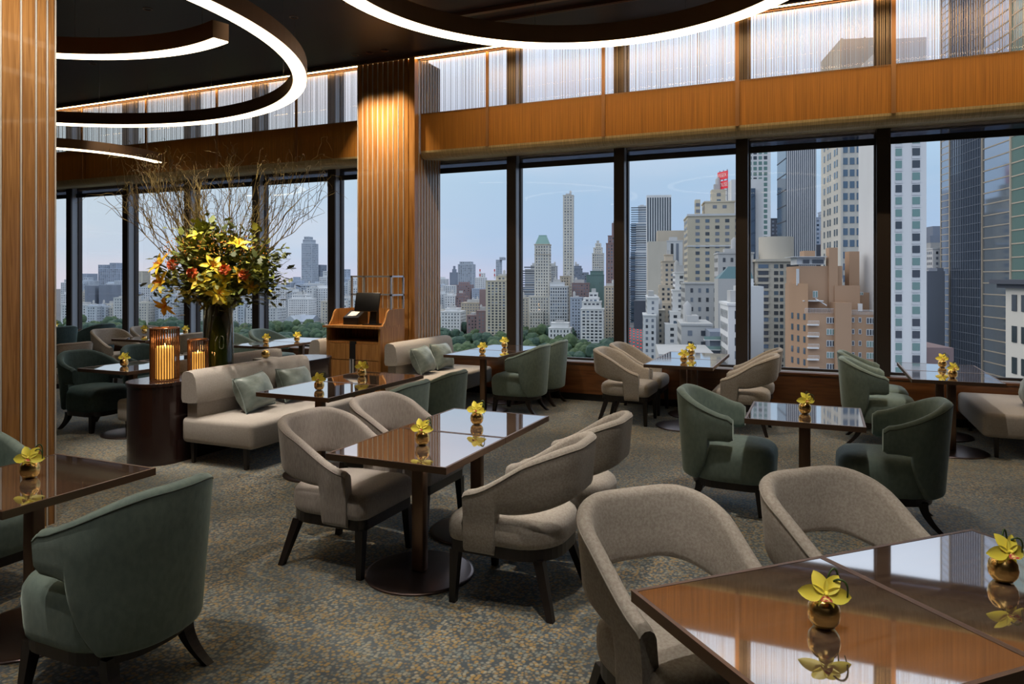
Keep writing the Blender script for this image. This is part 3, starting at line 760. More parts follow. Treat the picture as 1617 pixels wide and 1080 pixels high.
def ball(mb,p,r):
    mb.add([(p[0]+r,p[1],p[2]),(p[0]-r,p[1],p[2]),(p[0],p[1]+r,p[2]),(p[0],p[1]-r,p[2]),(p[0],p[1],p[2]+r),(p[0],p[1],p[2]-r)],
      [(0,2,4),(2,1,4),(1,3,4),(3,0,4),(2,0,5),(1,2,5),(3,1,5),(0,3,5)],True)
for i in range(64):
    a=i*2.39996+rnd.uniform(-.2,.2); e=R(rnd.uniform(-4,82)) if i%5 else R(rnd.uniform(-14,10))
    k=rnd.uniform(.86,1.10); tip=Vector((.62*k*math.cos(a)*math.cos(e),.62*k*math.sin(a)*math.cos(e),.34+.52*k*math.sin(e)))
    base=Vector((.05*math.cos(a),.05*math.sin(a),.0)); mid=base.lerp(tip,.5)+Vector((0,0,.10))
    dark=rnd.random()<.25
    for q in range(46):
        t=rnd.uniform(.42,1.04); p=base.lerp(mid,t*2) if t<.5 else mid.lerp(tip,(t-.5)*2)
        sp_=.03+.05*(1-abs(t-.75)); p=p+Vector((rnd.gauss(0,sp_),rnd.gauss(0,sp_),rnd.gauss(0,sp_)))
        d=(tip-base).normalized()*.7+Vector((rnd.uniform(-1,1),rnd.uniform(-1,1),rnd.uniform(-.9,.5))); L=rnd.uniform(.06,.115)
        leafpts(fold if dark else fol,p,d,L,L*rnd.uniform(.5,.72))
for i in range(1000):      # neck of the bouquet between vase and crown
    a=rnd.uniform(0,2*PI); t=rnd.random(); rr=(.11+.34*t)*rnd.uniform(.4,1)
    p=Vector((rr*math.cos(a),rr*math.sin(a),.06+.36*t)); d=Vector((p.x,p.y,rnd.uniform(-.25,.25)))
    leafpts(fol if rnd.random()<.6 else fold,p,d,rnd.uniform(.05,.10),rnd.uniform(.03,.05))
for sx,sy,zz in ((-.62,-.10,.62),(-.55,-.25,.22),(.60,.22,.55),(.66,.25,.36),(-.45,.2,.74),(.35,-.1,.85),(.2,.1,.9),(-.60,-.2,.42)):   # dark outlying sprays
    base=Vector((sx*.35,sy*.35,.25)); tip=Vector((sx,sy,zz))
    for k in range(30):
        t=rnd.uniform(.45,1.08); p=base.lerp(tip,t)+Vector((rnd.gauss(0,.05),rnd.gauss(0,.05),rnd.gauss(0,.05)))
        leafpts(fold,p,Vector((rnd.uniform(-1,1)+sx,rnd.uniform(-1,1),rnd.uniform(-.8,.4))),rnd.uniform(.05,.085),rnd.uniform(.025,.04))
for i in range(650):
    a=rnd.uniform(0,2*PI); rr=rnd.random()**.5*.55; z=.45+.33*(1-rr*rr*1.6)+rnd.uniform(-.14,.1)
    ball(ber,(rr*math.cos(a),rr*math.sin(a),z),rnd.uniform(.006,.011))
o=ob('leaves',fol,LEAF,bq); o['kind']='stuff'
o=ob('dark_leaves',fold,LEAFD,bq); o['kind']='stuff'
o=ob('berries',ber,BERRY,bq); o['kind']='stuff'
LPET=petal_mesh('lily_petal',.115,.026,-.35,.3,8,4)
def lily(x,y,z,yaw,tilt,s,m):
    lo=link('lily',MB().tube([(0,0,-.05),(0,0,0)],.006,6).mesh('lily'),BLADE,bq,(x,y,z),(R(tilt),0,R(yaw)))
    lo.scale=(s,s,s)
    me=LPET.copy(); me.materials.clear(); me.materials.append(m)
    for k in range(6): link('petal',me,None,lo,(0,0,0),Matrix.Rotation(R(60*k),4,'Z').to_3x3().to_4x4().to_euler() if 0 else (Matrix.Rotation(R(60*k),4,'Z')@Matrix.Rotation(R(-(28 if k%2 else 40)),4,'Y')).to_euler())
    st=MB()
    for k in range(5):
        a=2*PI*k/5; st.tube([(0,0,0),(.012*math.cos(a),.012*math.sin(a),.05),(.024*math.cos(a),.024*math.sin(a),.07)],.0018,4)
    ob('stamens',st,ROSE,lo)
# right vector seen from the camera = (CS,SN); towards camera = (SN,-CS)
def bpos(u,t,z): return (u*CS+t*SN,u*SN-t*CS,z)
for u,t,z,yw,ti,s,m in ((-.52,.25,.50,-40,60,1.2,LILYO),(-.50,.28,.32,-30,75,1.15,LILYO),(-.47,.25,.10,-20,130,1.15,LILYO),(.14,.46,.48,25,55,1.1,LILY),(.02,.50,.34,5,70,1.05,LILY),(.22,.50,.22,30,85,1.15,LILY),(.26,.46,.40,20,120,1.0,LILY),(.36,.32,.70,40,40,1.0,LILY),(.40,.40,.38,50,60,1.0,LILYO),(-.1,.35,.78,-10,30,.8,LILY),(.46,.3,.28,60,80,.9,LILYO)):
    p=bpos(u*.92,t*.95,z); lily(*p,yw+23,ti,s*1.0,m)
for u,t,z in ((-.05,.50,.42),(.27,.50,.45),(.43,.42,.40),(-.28,.42,.50)):
    mb=MB()
    for k in range(26):
        a=k*2.4; q=(k/26); rr=.046*math.sqrt(q); zz=.03*(1-q*1.6)
        d=Vector((math.cos(a)*(.3+q),math.sin(a)*(.3+q),.9-q)); leafpts(mb,Vector((rr*.5*math.cos(a),rr*.5*math.sin(a),zz)),d,.042,.04,False)
    o=ob('rose',mb,ROSE,bq,bpos(u,t,z),(R(70),0,YAW))
# curly willow
for i in range(46):
    u=rnd.uniform(-1,1); spread=rnd.uniform(.75,1.1)
    tipx=u*1.12*spread; tipz=1.62-.42*abs(u)**1.5+rnd.uniform(-.25,.22); tipt=rnd.uniform(-.5,.45)
    mb=MB()
    def curve(p0,p1,n,amp,seed):
        ph=[rnd.uniform(0,6.28) for _ in range(6)]; out=[]
        for k in range(n+1):
            q=k/n; p=Vector(p0).lerp(Vector(p1),q)
            p.z+=.18*math.sin(PI*q)*abs(u); a=amp*min(1,q*3)
            p.x+=a*(math.sin(q*17+ph[0])+.6*math.sin(q*31+ph[1])); p.y+=a*(math.sin(q*15+ph[2])+.6*math.sin(q*29+ph[3])); p.z+=a*.6*math.sin(q*21+ph[4])
            out.append(p)
        return out
    b0=bpos(u*.10,rnd.uniform(-.08,.08),.0); p1=bpos(tipx,tipt,tipz)
    main=curve(b0,p1,30,.016,i); mb.tube(main,[.0085*(1-.82*k/30) for k in range(31)],5)
    for k in range(rnd.randint(6,9)):
        s=rnd.randint(10,27); st=main[s]; d=(main[s]-main[s-4]).normalized()
        e=st+(d+Vector((rnd.uniform(-.7,.7),rnd.uniform(-.7,.7),rnd.uniform(-.15,.5)))).normalized()*rnd.uniform(.18,.50)
        tw=curve(st,e,12,.012,k); mb.tube(tw,[.0036*(1-.7*q/12) for q in range(13)],4)
        if rnd.random()<.6:
            s2=tw[6]; e2=s2+Vector((rnd.uniform(-.16,.16),rnd.uniform(-.16,.16),rnd.uniform(0,.2))); t2=curve(s2,e2,8,.008,0); mb.tube(t2,[.0024*(1-.6*q/8) for q in range(9)],3)
    ob('willow_branch',mb,TWIG,bq)
bk=thing('book','grey hardback book lying on the console, bottom of two','book',(-5.74,6.30,CHF),R(80))
ob('cover',MB().box(-.17,.17,-.13,.13,0,.004).box(-.17,.17,-.13,.13,.030,.034).box(-.174,-.17,-.13,.13,0,.034),BOOKC,bk); ob('pages',MB().box(-.168,.165,-.126,.126,.004,.030),PAGES,bk)
bk=thing('book','ivory book on top of the grey book on the console','book',(-5.74,6.29,CHF+.034),R(86))
ob('cover',MB().box(-.13,.13,-.10,.10,0,.003).box(-.13,.13,-.10,.10,.026,.029).box(-.133,-.13,-.10,.10,0,.029),BOOKP,bk); ob('pages',MB().box(-.128,.126,-.097,.097,.003,.026),PAGES,bk)
gb=ob('gold_ball',MB().lathe([(.048*math.sin(PI*i/16)+.0004,.048-.048*math.cos(PI*i/16)) for i in range(17)],28),GOLD,None,(-5.76,6.27,CHF+.063))
tag(gb,'small gold ball resting on the two books','ornament')

# ------------------------------------------------------------------ service cabinet and till
KX0,KX1,KY0,KY1,KZ=-6.31,-5.41,8.03,8.63,1.07
W_=KX1-KX0
cb=thing('service_cabinet','oak service cabinet with open shelf, curved side boards and steel rail','cabinet',(KX0,KY0,0))
D_=KY1-KY0
ob('body',MB().box(0,.03,.02,D_,0,KZ-.03).box(W_-.03,W_,.0,D_,0,KZ-.03).box(.03,W_-.03,D_-.03,D_,0,KZ-.03).box(.03,W_-.03,.02,D_-.03,.83,.86).box(.03,W_-.03,.03,D_-.03,.0,.10),OAK,cb)
ob('counter',MB().box(-.03,W_+.002,-.03,D_,KZ-.03,KZ),OAK,cb)
for x0,x1,s in ((.03,W_/2-.05,1),(W_/2+.05,W_-.03,0)):
    dr=ob('door',MB().box(x0,x1,.0,.022,.10,.60),OAK,cb); ob('drawer',MB().box(x0,x1,.0,.022,.61,.825),OAK,cb)
pl=ob('metal_centre_plate',MB().box(W_/2-.05,W_/2+.05,.006,.02,.10,.86),KICK,cb)
ob('handle',MB().box(W_/2-.035,W_/2-.010,-.022,.006,.30,.62),CHROME,cb); ob('handle',MB().box(W_/2+.010,W_/2+.035,-.022,.006,.30,.62),CHROME,cb)
prof=[(0.06,KZ),(.08,KZ+.03),(.12,KZ+.07),(.15,KZ+.13),(.17,KZ+.18),(.21,KZ+.215),(.28,KZ+.22),(D_,KZ+.22),(D_,KZ)]
for x in (0,W_-.025):
    ob('side_board',MB().rings([[(x,y,z) for y,z in prof],[(x+.025,y,z) for y,z in prof]],True,True,True,False),OAK,cb)
ob('back_board',MB().box(.025,W_-.025,D_-.03,D_,KZ,KZ+.22),OAK,cb)
g=.012; zt=1.755; zm=1.485
rl=MB()
for x in (.012,W_-.012): rl.box(x-g,x+g,D_-.03,D_-.03+2*g,KZ+.22,zt)
rl.box(.0,W_,D_-.03,D_-.03+2*g,zt-2*g,zt).box(.0,W_,D_-.03,D_-.03+2*g,zm-g,zm+g)
rl.box(W_-.024,W_,.26,.26+2*g,KZ+.22,zt).box(W_-.024,W_,.26,D_-.03,zt-2*g,zt).box(W_-.024,W_,.26,D_-.03,zm-g,zm+g)
rl.box(.22,.22+2*g,D_-.03,D_-.03+2*g,KZ+.22,zt)
ob('steel_rail',rl,CHROME,cb)
tl=thing('till_screen','black touch screen till on a stand on the oak cabinet','monitor',(KX0+.56,KY0+.30,KZ),R(8))
M_=link('screen',rbox_mesh('screen',.37,.03,.27,.01,2),BLACK,tl,(-.06,-.02,.315),(R(-14),0,0))
ob('stand',MB().frus((0.02,.02,.055,.05),(0.02,.05,.045,.03),0.01,.26),BLACK,tl); ob('base',MB().box(-.10,.16,-.10,.12,0,.014),BLACK,tl)
pr=thing('receipt_printer','black receipt printer with white paper beside the till','printer',(KX0+.24,KY0+.34,KZ),R(5))
ob('housing',MB().add([(-.10,-.14,0),(.14,-.14,0),(.14,.12,0),(-.10,.12,0),(-.10,-.14,.10),(.14,-.14,.10),(.14,.06,.19),(-.10,.06,.19),(-.10,.12,.17),(.14,.12,.17)],[(0,3,2,1),(0,1,5,4),(4,5,6,7),(7,6,9,8),(3,8,9,2),(1,2,9,6,5),(0,4,7,8,3)]),BLACK,pr)
ob('paper',MB().add([(-.06,-.10,.122),(.08,-.10,.122),(.08,.02,.178),(-.06,.02,.178)],[(0,1,2,3)]),PAPER,pr)

# ------------------------------------------------------------------ recessed downlights (warm spots)
DL=[]
def downlight(x,y,e,tx=None,ty=None,ang=40,col=(1,.89,.76),blend=.7):
    root=thing('downlight','small recessed ceiling downlight in the dark ceiling','downlight',(x,y,CZ),0,'recessed ceiling downlights')
    ob('trim_ring',MB().lathe([(.055,-.006),(.055,0),(.040,0),(.040,-.006),(.055,-.006)],20,cap0=False,cap1=False),CEILTRIM,root)
    l=bpy.data.lights.new('spot','SPOT'); l.energy=e; l.color=col; l.spot_size=R(ang); l.spot_blend=blend; l.shadow_soft_size=.04
    t=Vector(((tx if tx is not None else x)-x,(ty if ty is not None else y)-y,-(CZ-.6))); q=t.to_track_quat('-Z','Y')
    link('spot_lamp',l,None,root,(0,0,-.02),q.to_euler())
W=2.2
for x,y,e,tx,ty in ((-2.4,3.0,150,-2.35,3.75),(-1.9,5.2,150,-2.1,4.3),(-1.2,2.6,110,-1.5,3.5),(.2,1.2,120,.3,2.4),(-.6,1.8,110,-.35,2.7),
   (-.1,4.4,150,-.1,5.6),(-3.2,1.2,120,-3.2,2.2),(-2.4,.8,60,-2.6,1.6),(-4.2,4.4,95,-4.7,5.4),(-5.0,6.8,140,-4.6,6.0),(-3.9,7.0,120,-3.9,8.3),(-1.4,7.0,120,-1.5,8.4),(1.1,7.0,130,1.2,8.3),
   (-7.3,6.0,80,-7.3,6.0),(-9.9,7.2,90,-9.9,8.4),(-7.6,7.4,90,-7.6,8.6),(-6.2,4.2,210,-5.85,5.5),(-5.0,4.6,210,-5.7,5.7),(-5.9,6.9,190,-5.86,7.9),(-12.6,7.6,70,-12.6,8.7)):
    downlight(x,y,e*W,tx,ty)
ww=thing('wall_washer','slim linear light let into the ceiling in front of the amber valance','light strip',(.45,7.95,CZ))
ob('channel',MB().box(-5.2,5.2,-.05,.05,-.012,0).box(-5.2,5.2,-.05,-.035,-.04,-.012).box(-5.2,5.2,.035,.05,-.02,-.012),CEILTRIM,ww)
al=bpy.data.lights.new('washer','AREA'); al.shape='RECTANGLE'; al.size=10.3; al.size_y=.05; al.energy=70; al.color=(1,.72,.42); al.spread=R(120)
link('washer_lamp',al,None,ww,(0,0,-.03),(R(22),0,0))
# grazing lights on the oak columns
for x in (-6.1,-5.85,-5.6): downlight(x,8.42,230,x,8.85,60,(1,.76,.48))
downlight(-4.3,2.7,170,-4.95,2.9,60); downlight(-4.2,3.3,170,-4.95,3.2,60)
downlight(1.0,-1.5,110,.6,.8); downlight(-2,-.5,90,-2.2,1.0)

# ------------------------------------------------------------------ the city and the park outside
GZ=-80.0                                       # street level far below the room
GA_=R(13.7); GD=Vector((-math.sin(GA_),math.cos(GA_),0)); GR=Vector((math.cos(GA_),math.sin(GA_),0))   # avenue direction and its right
def ray(px,D):
    """where the view through column px meets the plane D metres along the avenue direction: lateral offset, camera depth"""
    xc=(px-CX)/F; v=Vector((xc*CS-SN,xc*SN+CS,0)); t=D/v.dot(GD); return (v*t).dot(GR),t
def zat(py,t): return CH+(Y0-py)/F*t
GM=Matrix.Rotation(GA_,4,'Z')
CM={}
def cm(name,c,rough=.8,metal=0,spec=.3):
    if name not in CM: CM[name]=mat(name,c,rough,metal,spec,var=(tuple(q*.86 for q in c),.05,(1,1,.4),.4,.62))
    return CM[name]
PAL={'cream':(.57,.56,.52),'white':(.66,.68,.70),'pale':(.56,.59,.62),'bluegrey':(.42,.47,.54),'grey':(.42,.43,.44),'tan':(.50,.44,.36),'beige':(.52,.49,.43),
 'brick':(.38,.25,.165),'redbrick':(.25,.18,.185),'dark':(.075,.085,.11),'slate':(.20,.235,.30),'green':(.13,.21,.205),'haze':(.50,.56,.64),'hazed':(.36,.42,.52),'copper':(.22,.36,.34),'ochre':(.52,.48,.39)}  # facade tones paled and cooled: distance haze is mixed into these colours
for k_,c_ in PAL.items(): cm('facade_'+k_,c_)
WIN={'dk':mat('dark_window_glass',(.035,.045,.06),.12,0,.8),'bl':mat('blue_window_glass',(.10,.15,.21),.08,.3,.8),'gr':mat('green_window_glass',(.16,.27,.25),.1,.2,.8),'hz':mat('hazy_window_glass',(.15,.18,.23),.3),  # hz: distance haze put into the glass colour
     'lt':mat('pale_window_band',(.62,.66,.68),.5),'mir':mat('mirror_curtain_wall',(.30,.37,.48),.06,.75,.9),'mird':mat('dark_curtain_wall',(.13,.17,.23),.07,.75,.9)}
wr_=random.Random(2)
MIX={'dk':[0,0,0,0,1,3],'bl':[1,1,1,0,3],'gr':[2,2,2,2,0],'hz':[3,3,3,3,0,1],'lt':[4]}
def bld(label,D,L,tiers,colr,win=None,name='building',gl='dk',single=False,side=True,group=None,z0=GZ):
    """tiers: (px0,px1,ytop[,dD,L]) boxes in front view; win=(floor,bay,wfrac,hfrac[,margin])"""
    l0,t0=ray(tiers[0][0],D); l1,t1=ray(tiers[0][1],D); cl=(l0+l1)/2
    root=thing(name,label,'building',(GR*cl+GD*D+Vector((0,0,z0))),GA_,group)
    body=MB(); wm=MB(); mi_=[]; first=True; count=0; wmesh=None; boxes=[]
    for T in tiers:
        dD=T[3] if len(T)>3 else 0; LL=T[4] if len(T)>4 else L
        a,ta=ray(T[0],D+dD); b,tb=ray(T[1],D+dD); top=zat(T[2],(ta+tb)/2)-z0
        base=0 if first or dD<0 or top<=boxes[0][5] else boxes[0][5]-.5
        body.box(a-cl,b-cl,dD,dD+LL,base,top); boxes.append((a-cl,b-cl,dD,dD+LL,base,top)); first=False
    ob('walls',body,MATS['facade_'+colr],root)
    if win:
        fh,bw,wf,hf=win[:4]
        for bi,(x0,x1,y0,y1,zb,zt) in enumerate(boxes):
            zlow=max(zb+.5,2.0)
            # visible range only
            nr=int((zt-1.2-zlow)/fh); nc=max(1,int((x1-x0-.6)/bw)); mg=((x1-x0)-nc*bw)/2
            for r in range(nr):
                z=zt-1.2-(r+1)*fh+fh*(1-hf)/2
                if z+z0<-62 and D<420: continue
                for c in range(nc):
                    x=x0+mg+(c+.5)*bw; hw=bw*wf/2
                    if single:
                        if wmesh is None: wmesh=MB().box(-hw,hw,-.12,.1,0,fh*hf).mesh('window'); wmesh.materials.append(WIN[gl])
                        link('window',wmesh,None,root,(x,y0,z))
                    else: wm.add([(x-hw,y0-.12,z),(x+hw,y0-.12,z),(x+hw,y0-.12,z+fh*hf),(x-hw,y0-.12,z+fh*hf)],[(0,1,2,3)]); mi_.append(wr_.choice(MIX[gl]))
            if side:
                nc=max(1,int((y1-y0-.6)/bw)); mg=((y1-y0)-nc*bw)/2; right=(x0+x1)/2+cl<0
                xs=x1+.12 if right else x0-.12
                for r in range(nr):
                    z=zt-1.2-(r+1)*fh+fh*(1-hf)/2
                    if z+z0<-62 and D<420: continue
                    for c in range(nc):
                        y=y0+mg+(c+.5)*bw; hw=bw*wf/2
                        q=[(xs,y-hw,z),(xs,y+hw,z),(xs,y+hw,z+fh*hf),(xs,y-hw,z+fh*hf)]
                        wm.add(q,[(0,1,2,3)] if right else [(3,2,1,0)]); mi_.append(wr_.choice(MIX[gl]))
    if win and D<1300:
        x0,x1,y0,y1,zb,zt=max(boxes,key=lambda q:q[5]); w_=x1-x0; rp_=MB()
        rp_.box(x0+w_*wr_.uniform(.12,.3),x0+w_*wr_.uniform(.55,.8),y0+(y1-y0)*.3,y0+(y1-y0)*.7,zt,zt+wr_.uniform(2,4.5))
        if wr_.random()<.5: rp_.lathe([(1.5,zt),(1.5,zt+6),(.2,zt+7.5)],10,c=(x0+w_*wr_.uniform(.2,.8),y0+(y1-y0)*.5))
        ob('roof_plant',rp_,MATS['facade_grey'],root)
        for (x0,x1,y0,y1,zb,zt) in boxes[:2]: ob('cornice',MB().box(x0-.35,x1+.35,y0-.4,y1+.3,zt-.5,zt+.25),MATS['facade_'+colr],root)
    if wm.f:
        me_=wm.mesh('windows')
        for q in ('dk','bl','gr','hz','lt'): me_.materials.append(WIN[q])
        me_.polygons.foreach_set('material_index',mi_); o=link('windows',me_,None,root); o['kind']='stuff'
    root['cl']=cl; del root['cl']
    return root,cl,boxes
def part(root,name,mb,m): return ob(name,mb,m,root)
g_=ob('street_ground',MB().box(-4000,4000,-100,6000,GZ-2,GZ),mat('street_asphalt',(.10,.105,.12),.9)); g_['kind']='structure'; g_.rotation_euler=(0,0,GA_)
lx,_=ray(985,1000)
lw=ob('park_lawn',MB().box(-2500,lx*0+ray(990,700)[0]-8,150,985,GZ,GZ+.4),mat('park_grass',(.05,.085,.035),.9)); lw['kind']='structure'; lw.rotation_euler=(0,0,GA_)

# -- the far side of the park, left windows
rr=random.Random(5)
FG='pale apartment blocks beyond the park'
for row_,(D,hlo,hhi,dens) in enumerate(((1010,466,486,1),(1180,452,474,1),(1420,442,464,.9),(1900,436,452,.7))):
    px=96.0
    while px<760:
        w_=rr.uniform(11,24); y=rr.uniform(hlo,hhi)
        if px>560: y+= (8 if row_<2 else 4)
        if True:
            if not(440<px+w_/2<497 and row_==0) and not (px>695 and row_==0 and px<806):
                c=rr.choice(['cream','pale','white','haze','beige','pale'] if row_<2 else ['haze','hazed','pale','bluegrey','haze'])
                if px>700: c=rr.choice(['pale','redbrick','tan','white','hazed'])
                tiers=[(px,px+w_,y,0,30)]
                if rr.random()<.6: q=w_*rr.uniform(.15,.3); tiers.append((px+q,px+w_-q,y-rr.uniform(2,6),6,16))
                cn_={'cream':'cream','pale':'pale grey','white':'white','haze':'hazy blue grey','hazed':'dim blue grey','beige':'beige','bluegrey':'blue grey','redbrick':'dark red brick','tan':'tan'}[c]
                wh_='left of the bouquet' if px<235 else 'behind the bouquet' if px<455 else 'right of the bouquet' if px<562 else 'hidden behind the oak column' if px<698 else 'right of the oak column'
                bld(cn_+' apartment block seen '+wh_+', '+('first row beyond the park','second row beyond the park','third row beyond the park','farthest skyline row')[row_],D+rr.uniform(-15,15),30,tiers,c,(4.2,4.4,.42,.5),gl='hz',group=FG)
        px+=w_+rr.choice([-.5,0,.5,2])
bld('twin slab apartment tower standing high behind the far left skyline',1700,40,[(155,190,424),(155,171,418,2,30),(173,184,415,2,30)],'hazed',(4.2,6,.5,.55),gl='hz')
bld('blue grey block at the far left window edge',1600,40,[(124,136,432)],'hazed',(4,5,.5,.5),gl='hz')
bld('dark blue box tower on the far left skyline, left of the pair',1150,30,[(134,150,451)],'slate')
bld('dark blue box tower on the far left skyline, right of the pair',1150,30,[(156,173,450)],'slate')
bld('pale slim tower with yellow side by the second left mullion',1500,30,[(213,224,428)],'ochre',(4,5,.5,.5),gl='hz')
r_,cl,bx=bld('tall slender glass tower with rounded crown seen right of the bouquet',1500,35,[(476,492,384),(478,490,378,2,28),(480,488,373.5,5,20)],'bluegrey',(4,3.2,.55,.55),gl='hz')
bld('dark blue tower just right of the slender crowned tower',1550,35,[(492,506,418)],'slate',(4,4,.5,.5),gl='hz')
bld('wide glass office slab below the slender crowned tower',1250,40,[(474,506,450)],'bluegrey',(4,4,.7,.6),gl='dk')
bld('white stepped apartment house in front of the glass office slab',1080,30,[(455,487,472),(461,483,465,3,22)],'white',(3.8,3.6,.4,.5),gl='hz')
bld('pale blue tower at the mullion right of the crowned tower',1350,30,[(504,516,437),(510,517,428,2,20)],'pale',(4,3.5,.5,.5),gl='hz')
# stone church with a gable front
r_,cl,bx=bld('grey stone church with gable front and rose window at the park edge',985,26,[(448,468,508),(468,490,508,10,40)],'pale')
x0,x1,y0,y1,_,zt=bx[0]
part(r_,'gable_roof',MB().add([(x0-1,0,zt),(x1+1,0,zt),((x0+x1)/2,0,zt+9),(x0-1,48,zt),(x1+1,48,zt),((x0+x1)/2,48,zt+9)],[(0,1,2),(5,4,3),(0,2,5,3),(2,1,4,5),(0,3,4,1)]),MATS['facade_bluegrey'])
x2,x3,yy0,yy1,_,zt2=bx[1]
part(r_,'nave_roof',MB().add([(x2,yy0-1,zt2),(x3,yy0-1,zt2),(x3,yy1,zt2),(x2,yy1,zt2),(x2,(yy0+yy1)/2,zt2+9),(x3,(yy0+yy1)/2,zt2+9)],[(0,1,5,4),(2,3,4,5),(0,4,3),(1,2,5)]),MATS['facade_hazed'])
ring=[((x0+x1)/2+3.2*math.cos(2*PI*k/20),-.2,zt-6+3.2*math.sin(2*PI*k/20)) for k in range(20)]
part(r_,'rose_window',MB().add(ring,[tuple(range(20))]),WIN['dk'])
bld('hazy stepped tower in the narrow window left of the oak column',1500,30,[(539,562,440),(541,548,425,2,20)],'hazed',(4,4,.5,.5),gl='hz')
bld('pale block below the stepped tower left of the oak column',1100,30,[(538,556,470)],'pale',(4,4,.5,.5),gl='hz')

# -- first window right of the column
bld('dark purple tower with a small teal top, far beyond the park',2000,30,[(710,722,430),(714,719,425,4,15),(715.5,718.5,420,8,6)],'slate')
r_,cl,bx=bld('rounded glass apartment tower far beyond the park',1750,36,[(723,746,417),(725.5,743.5,413,3,28)],'bluegrey',(4,5,.6,.55),gl='hz')
bld('white tower with a red and white mast beyond the yellow apartment block',1500,26,[(750,765,438),(756,764,431,2,16)],'white',(4,4,.4,.5),gl='hz')
for px,y1_ in ((758,425),(781,425)):
    l,t=ray(px,1490); mast=thing('antenna_mast','red and white striped rooftop mast, %s of the two'%('left' if px<770 else 'right'),'mast',GR*l+GD*1490+Vector((0,0,zat(440,t))),GA_)
    hh=zat(y1_,t)-zat(440,t)
    for k in range(4): ob('band',MB().lathe([(1.3,hh*k/4),(1.3,hh*(k+1)/4)],8),mat('mast_red',(.5,.06,.06),.6) if k%2 else MATS['facade_white'],mast)
bld('tall narrow pale slab tower behind the yellow apartment block',1600,30,[(783,789,410),(788.5,795,406)],'bluegrey',(4,3.5,.5,.5),gl='hz')
bld('yellow brick apartment block with bay windows at the park edge',800,30,[(767,801,443),(783,801,436,3,24)],'ochre',(3.2,4.3,.55,.6),gl='dk')
bld('white low apartment house at the park edge by the oak column',880,30,[(696,727,492),(703,722,487,4,20)],'white',(4,4,.34,.5),gl='dk')
bld('dark red brick house between the white and yellow blocks',860,26,[(737,755,498)],'redbrick',(4,4,.4,.45),gl='dk')
bld('red brick house with pale cornice next to the yellow block',840,26,[(752,768,491)],'redbrick',(4,4,.4,.45),gl='hz')
bld('brown brick mass behind the red brick houses',1000,26,[(728,768,478)],'tan',(4,4,.4,.45),gl='hz')
bld('brown brick block with slate top left of the yellow apartment block',950,26,[(757,768,457)],'redbrick')
bld('grey violet roofs behind the white low apartment house',1040,30,[(727,745,486)],'hazed',(4,4,.4,.45),gl='hz')

# -- second window
bld('dark grey banded tower left of the green roofed tower',1100,30,[(829,846,425),(838,846,419,2,20)],'grey',(3.6,30,.96,.5),gl='dk')
r_,cl,bx=bld('limestone tower with green copper mansard roof',900,22,[(844,867,386),(835,868,468,-14,14),(836,858,492,-18,18)],'cream',(3.8,3.3,.42,.55),gl='dk')
x0,x1,y0,y1,_,zt=bx[0]; mxx=(x0+x1)/2; hw=(x1-x0)/2
part(r_,'cornice',MB().box(x0-.6,x1+.6,-.6,y1+.6,zt-.4,zt+.6).box(x0-.5,x1+.5,-.5,y1+.5,zt-13,zt-12.4),MATS['facade_tan'])
part(r_,'mansard_roof',MB().frus((mxx,11,hw*.92,10),(mxx,11,hw*.5,5.5),zt+.5,zt+11).box(mxx-hw*.5,mxx+hw*.5,6,16,zt+11,zt+12.2),MATS['facade_copper'])
bld('very tall narrow pale tower rising above all others',1000,16,[(889,905,308)],'cream',(4.0,4.0,.40,.5),gl='hz')
bld('pale grid fronted office block right of the limestone tower',880,24,[(868,896,452),(868,890,446,4,16)],'pale',(3.9,3.0,.55,.6),gl='dk')
bld('brown block behind the grid fronted office',960,24,[(884,900,436)],'tan',(3.9,3.4,.4,.5),gl='dk')
bld('dark tower peeking behind the limestone tower',1150,24,[(866,878,420)],'grey',(3.6,3,.5,.6),gl='dk')
bld('dark blue twin towers right of the very tall tower',1150,26,[(904,918,424),(906,917,420,4,18),(917,928,430)],'slate',(3.8,4,.5,.5),gl='hz')
bld('pale crowned tower with stepped top beyond the scaffolded block',1150,24,[(935,953,400),(937,951,391,3,18),(940,949,384,6,12)],'cream',(3.9,3.4,.45,.55),gl='hz')
bld('tower wrapped in green netting',940,22,[(926,953,434),(932,952,428,3,16)],'green',(3.9,2.6,.12,.95),gl='gr')
bld('dark brick tower with pointed spire at the mullion',820,22,[(957,975,384),(960,976,372,3,16),(966,975,352,5,8)],'redbrick',(3.6,3.2,.45,.5),gl='dk')
bld('tan brick apartment house below the dark spire tower',800,16,[(954,976,452)],'tan',(3.4,3.2,.42,.5),gl='dk')
bld('white stepped apartment house with long window bands',760,26,[(917,953,488),(919,949,476,3,20),(921,946,470,5,16),(930,944,462,8,10)],'white',(3.4,4.4,.62,.5),gl='dk')
bld('small white ornate mansion at the edge of the park',770,20,[(866,901,518),(870,898,510,3,14)],'white',(4.6,3.6,.40,.6),gl='dk')
bld('pale low block left of the limestone tower',930,22,[(818,836,470)],'beige',(3.8,4,.4,.5),gl='hz')
bld('grey brick block under the pale crowned tower',830,20,[(900,919,470)],'hazed',(3.6,3.4,.42,.5),gl='dk')
bld('brown block between the crowned tower and the white stepped house',900,20,[(903,930,447)],'redbrick',(3.6,3.4,.42,.5),gl='hz')

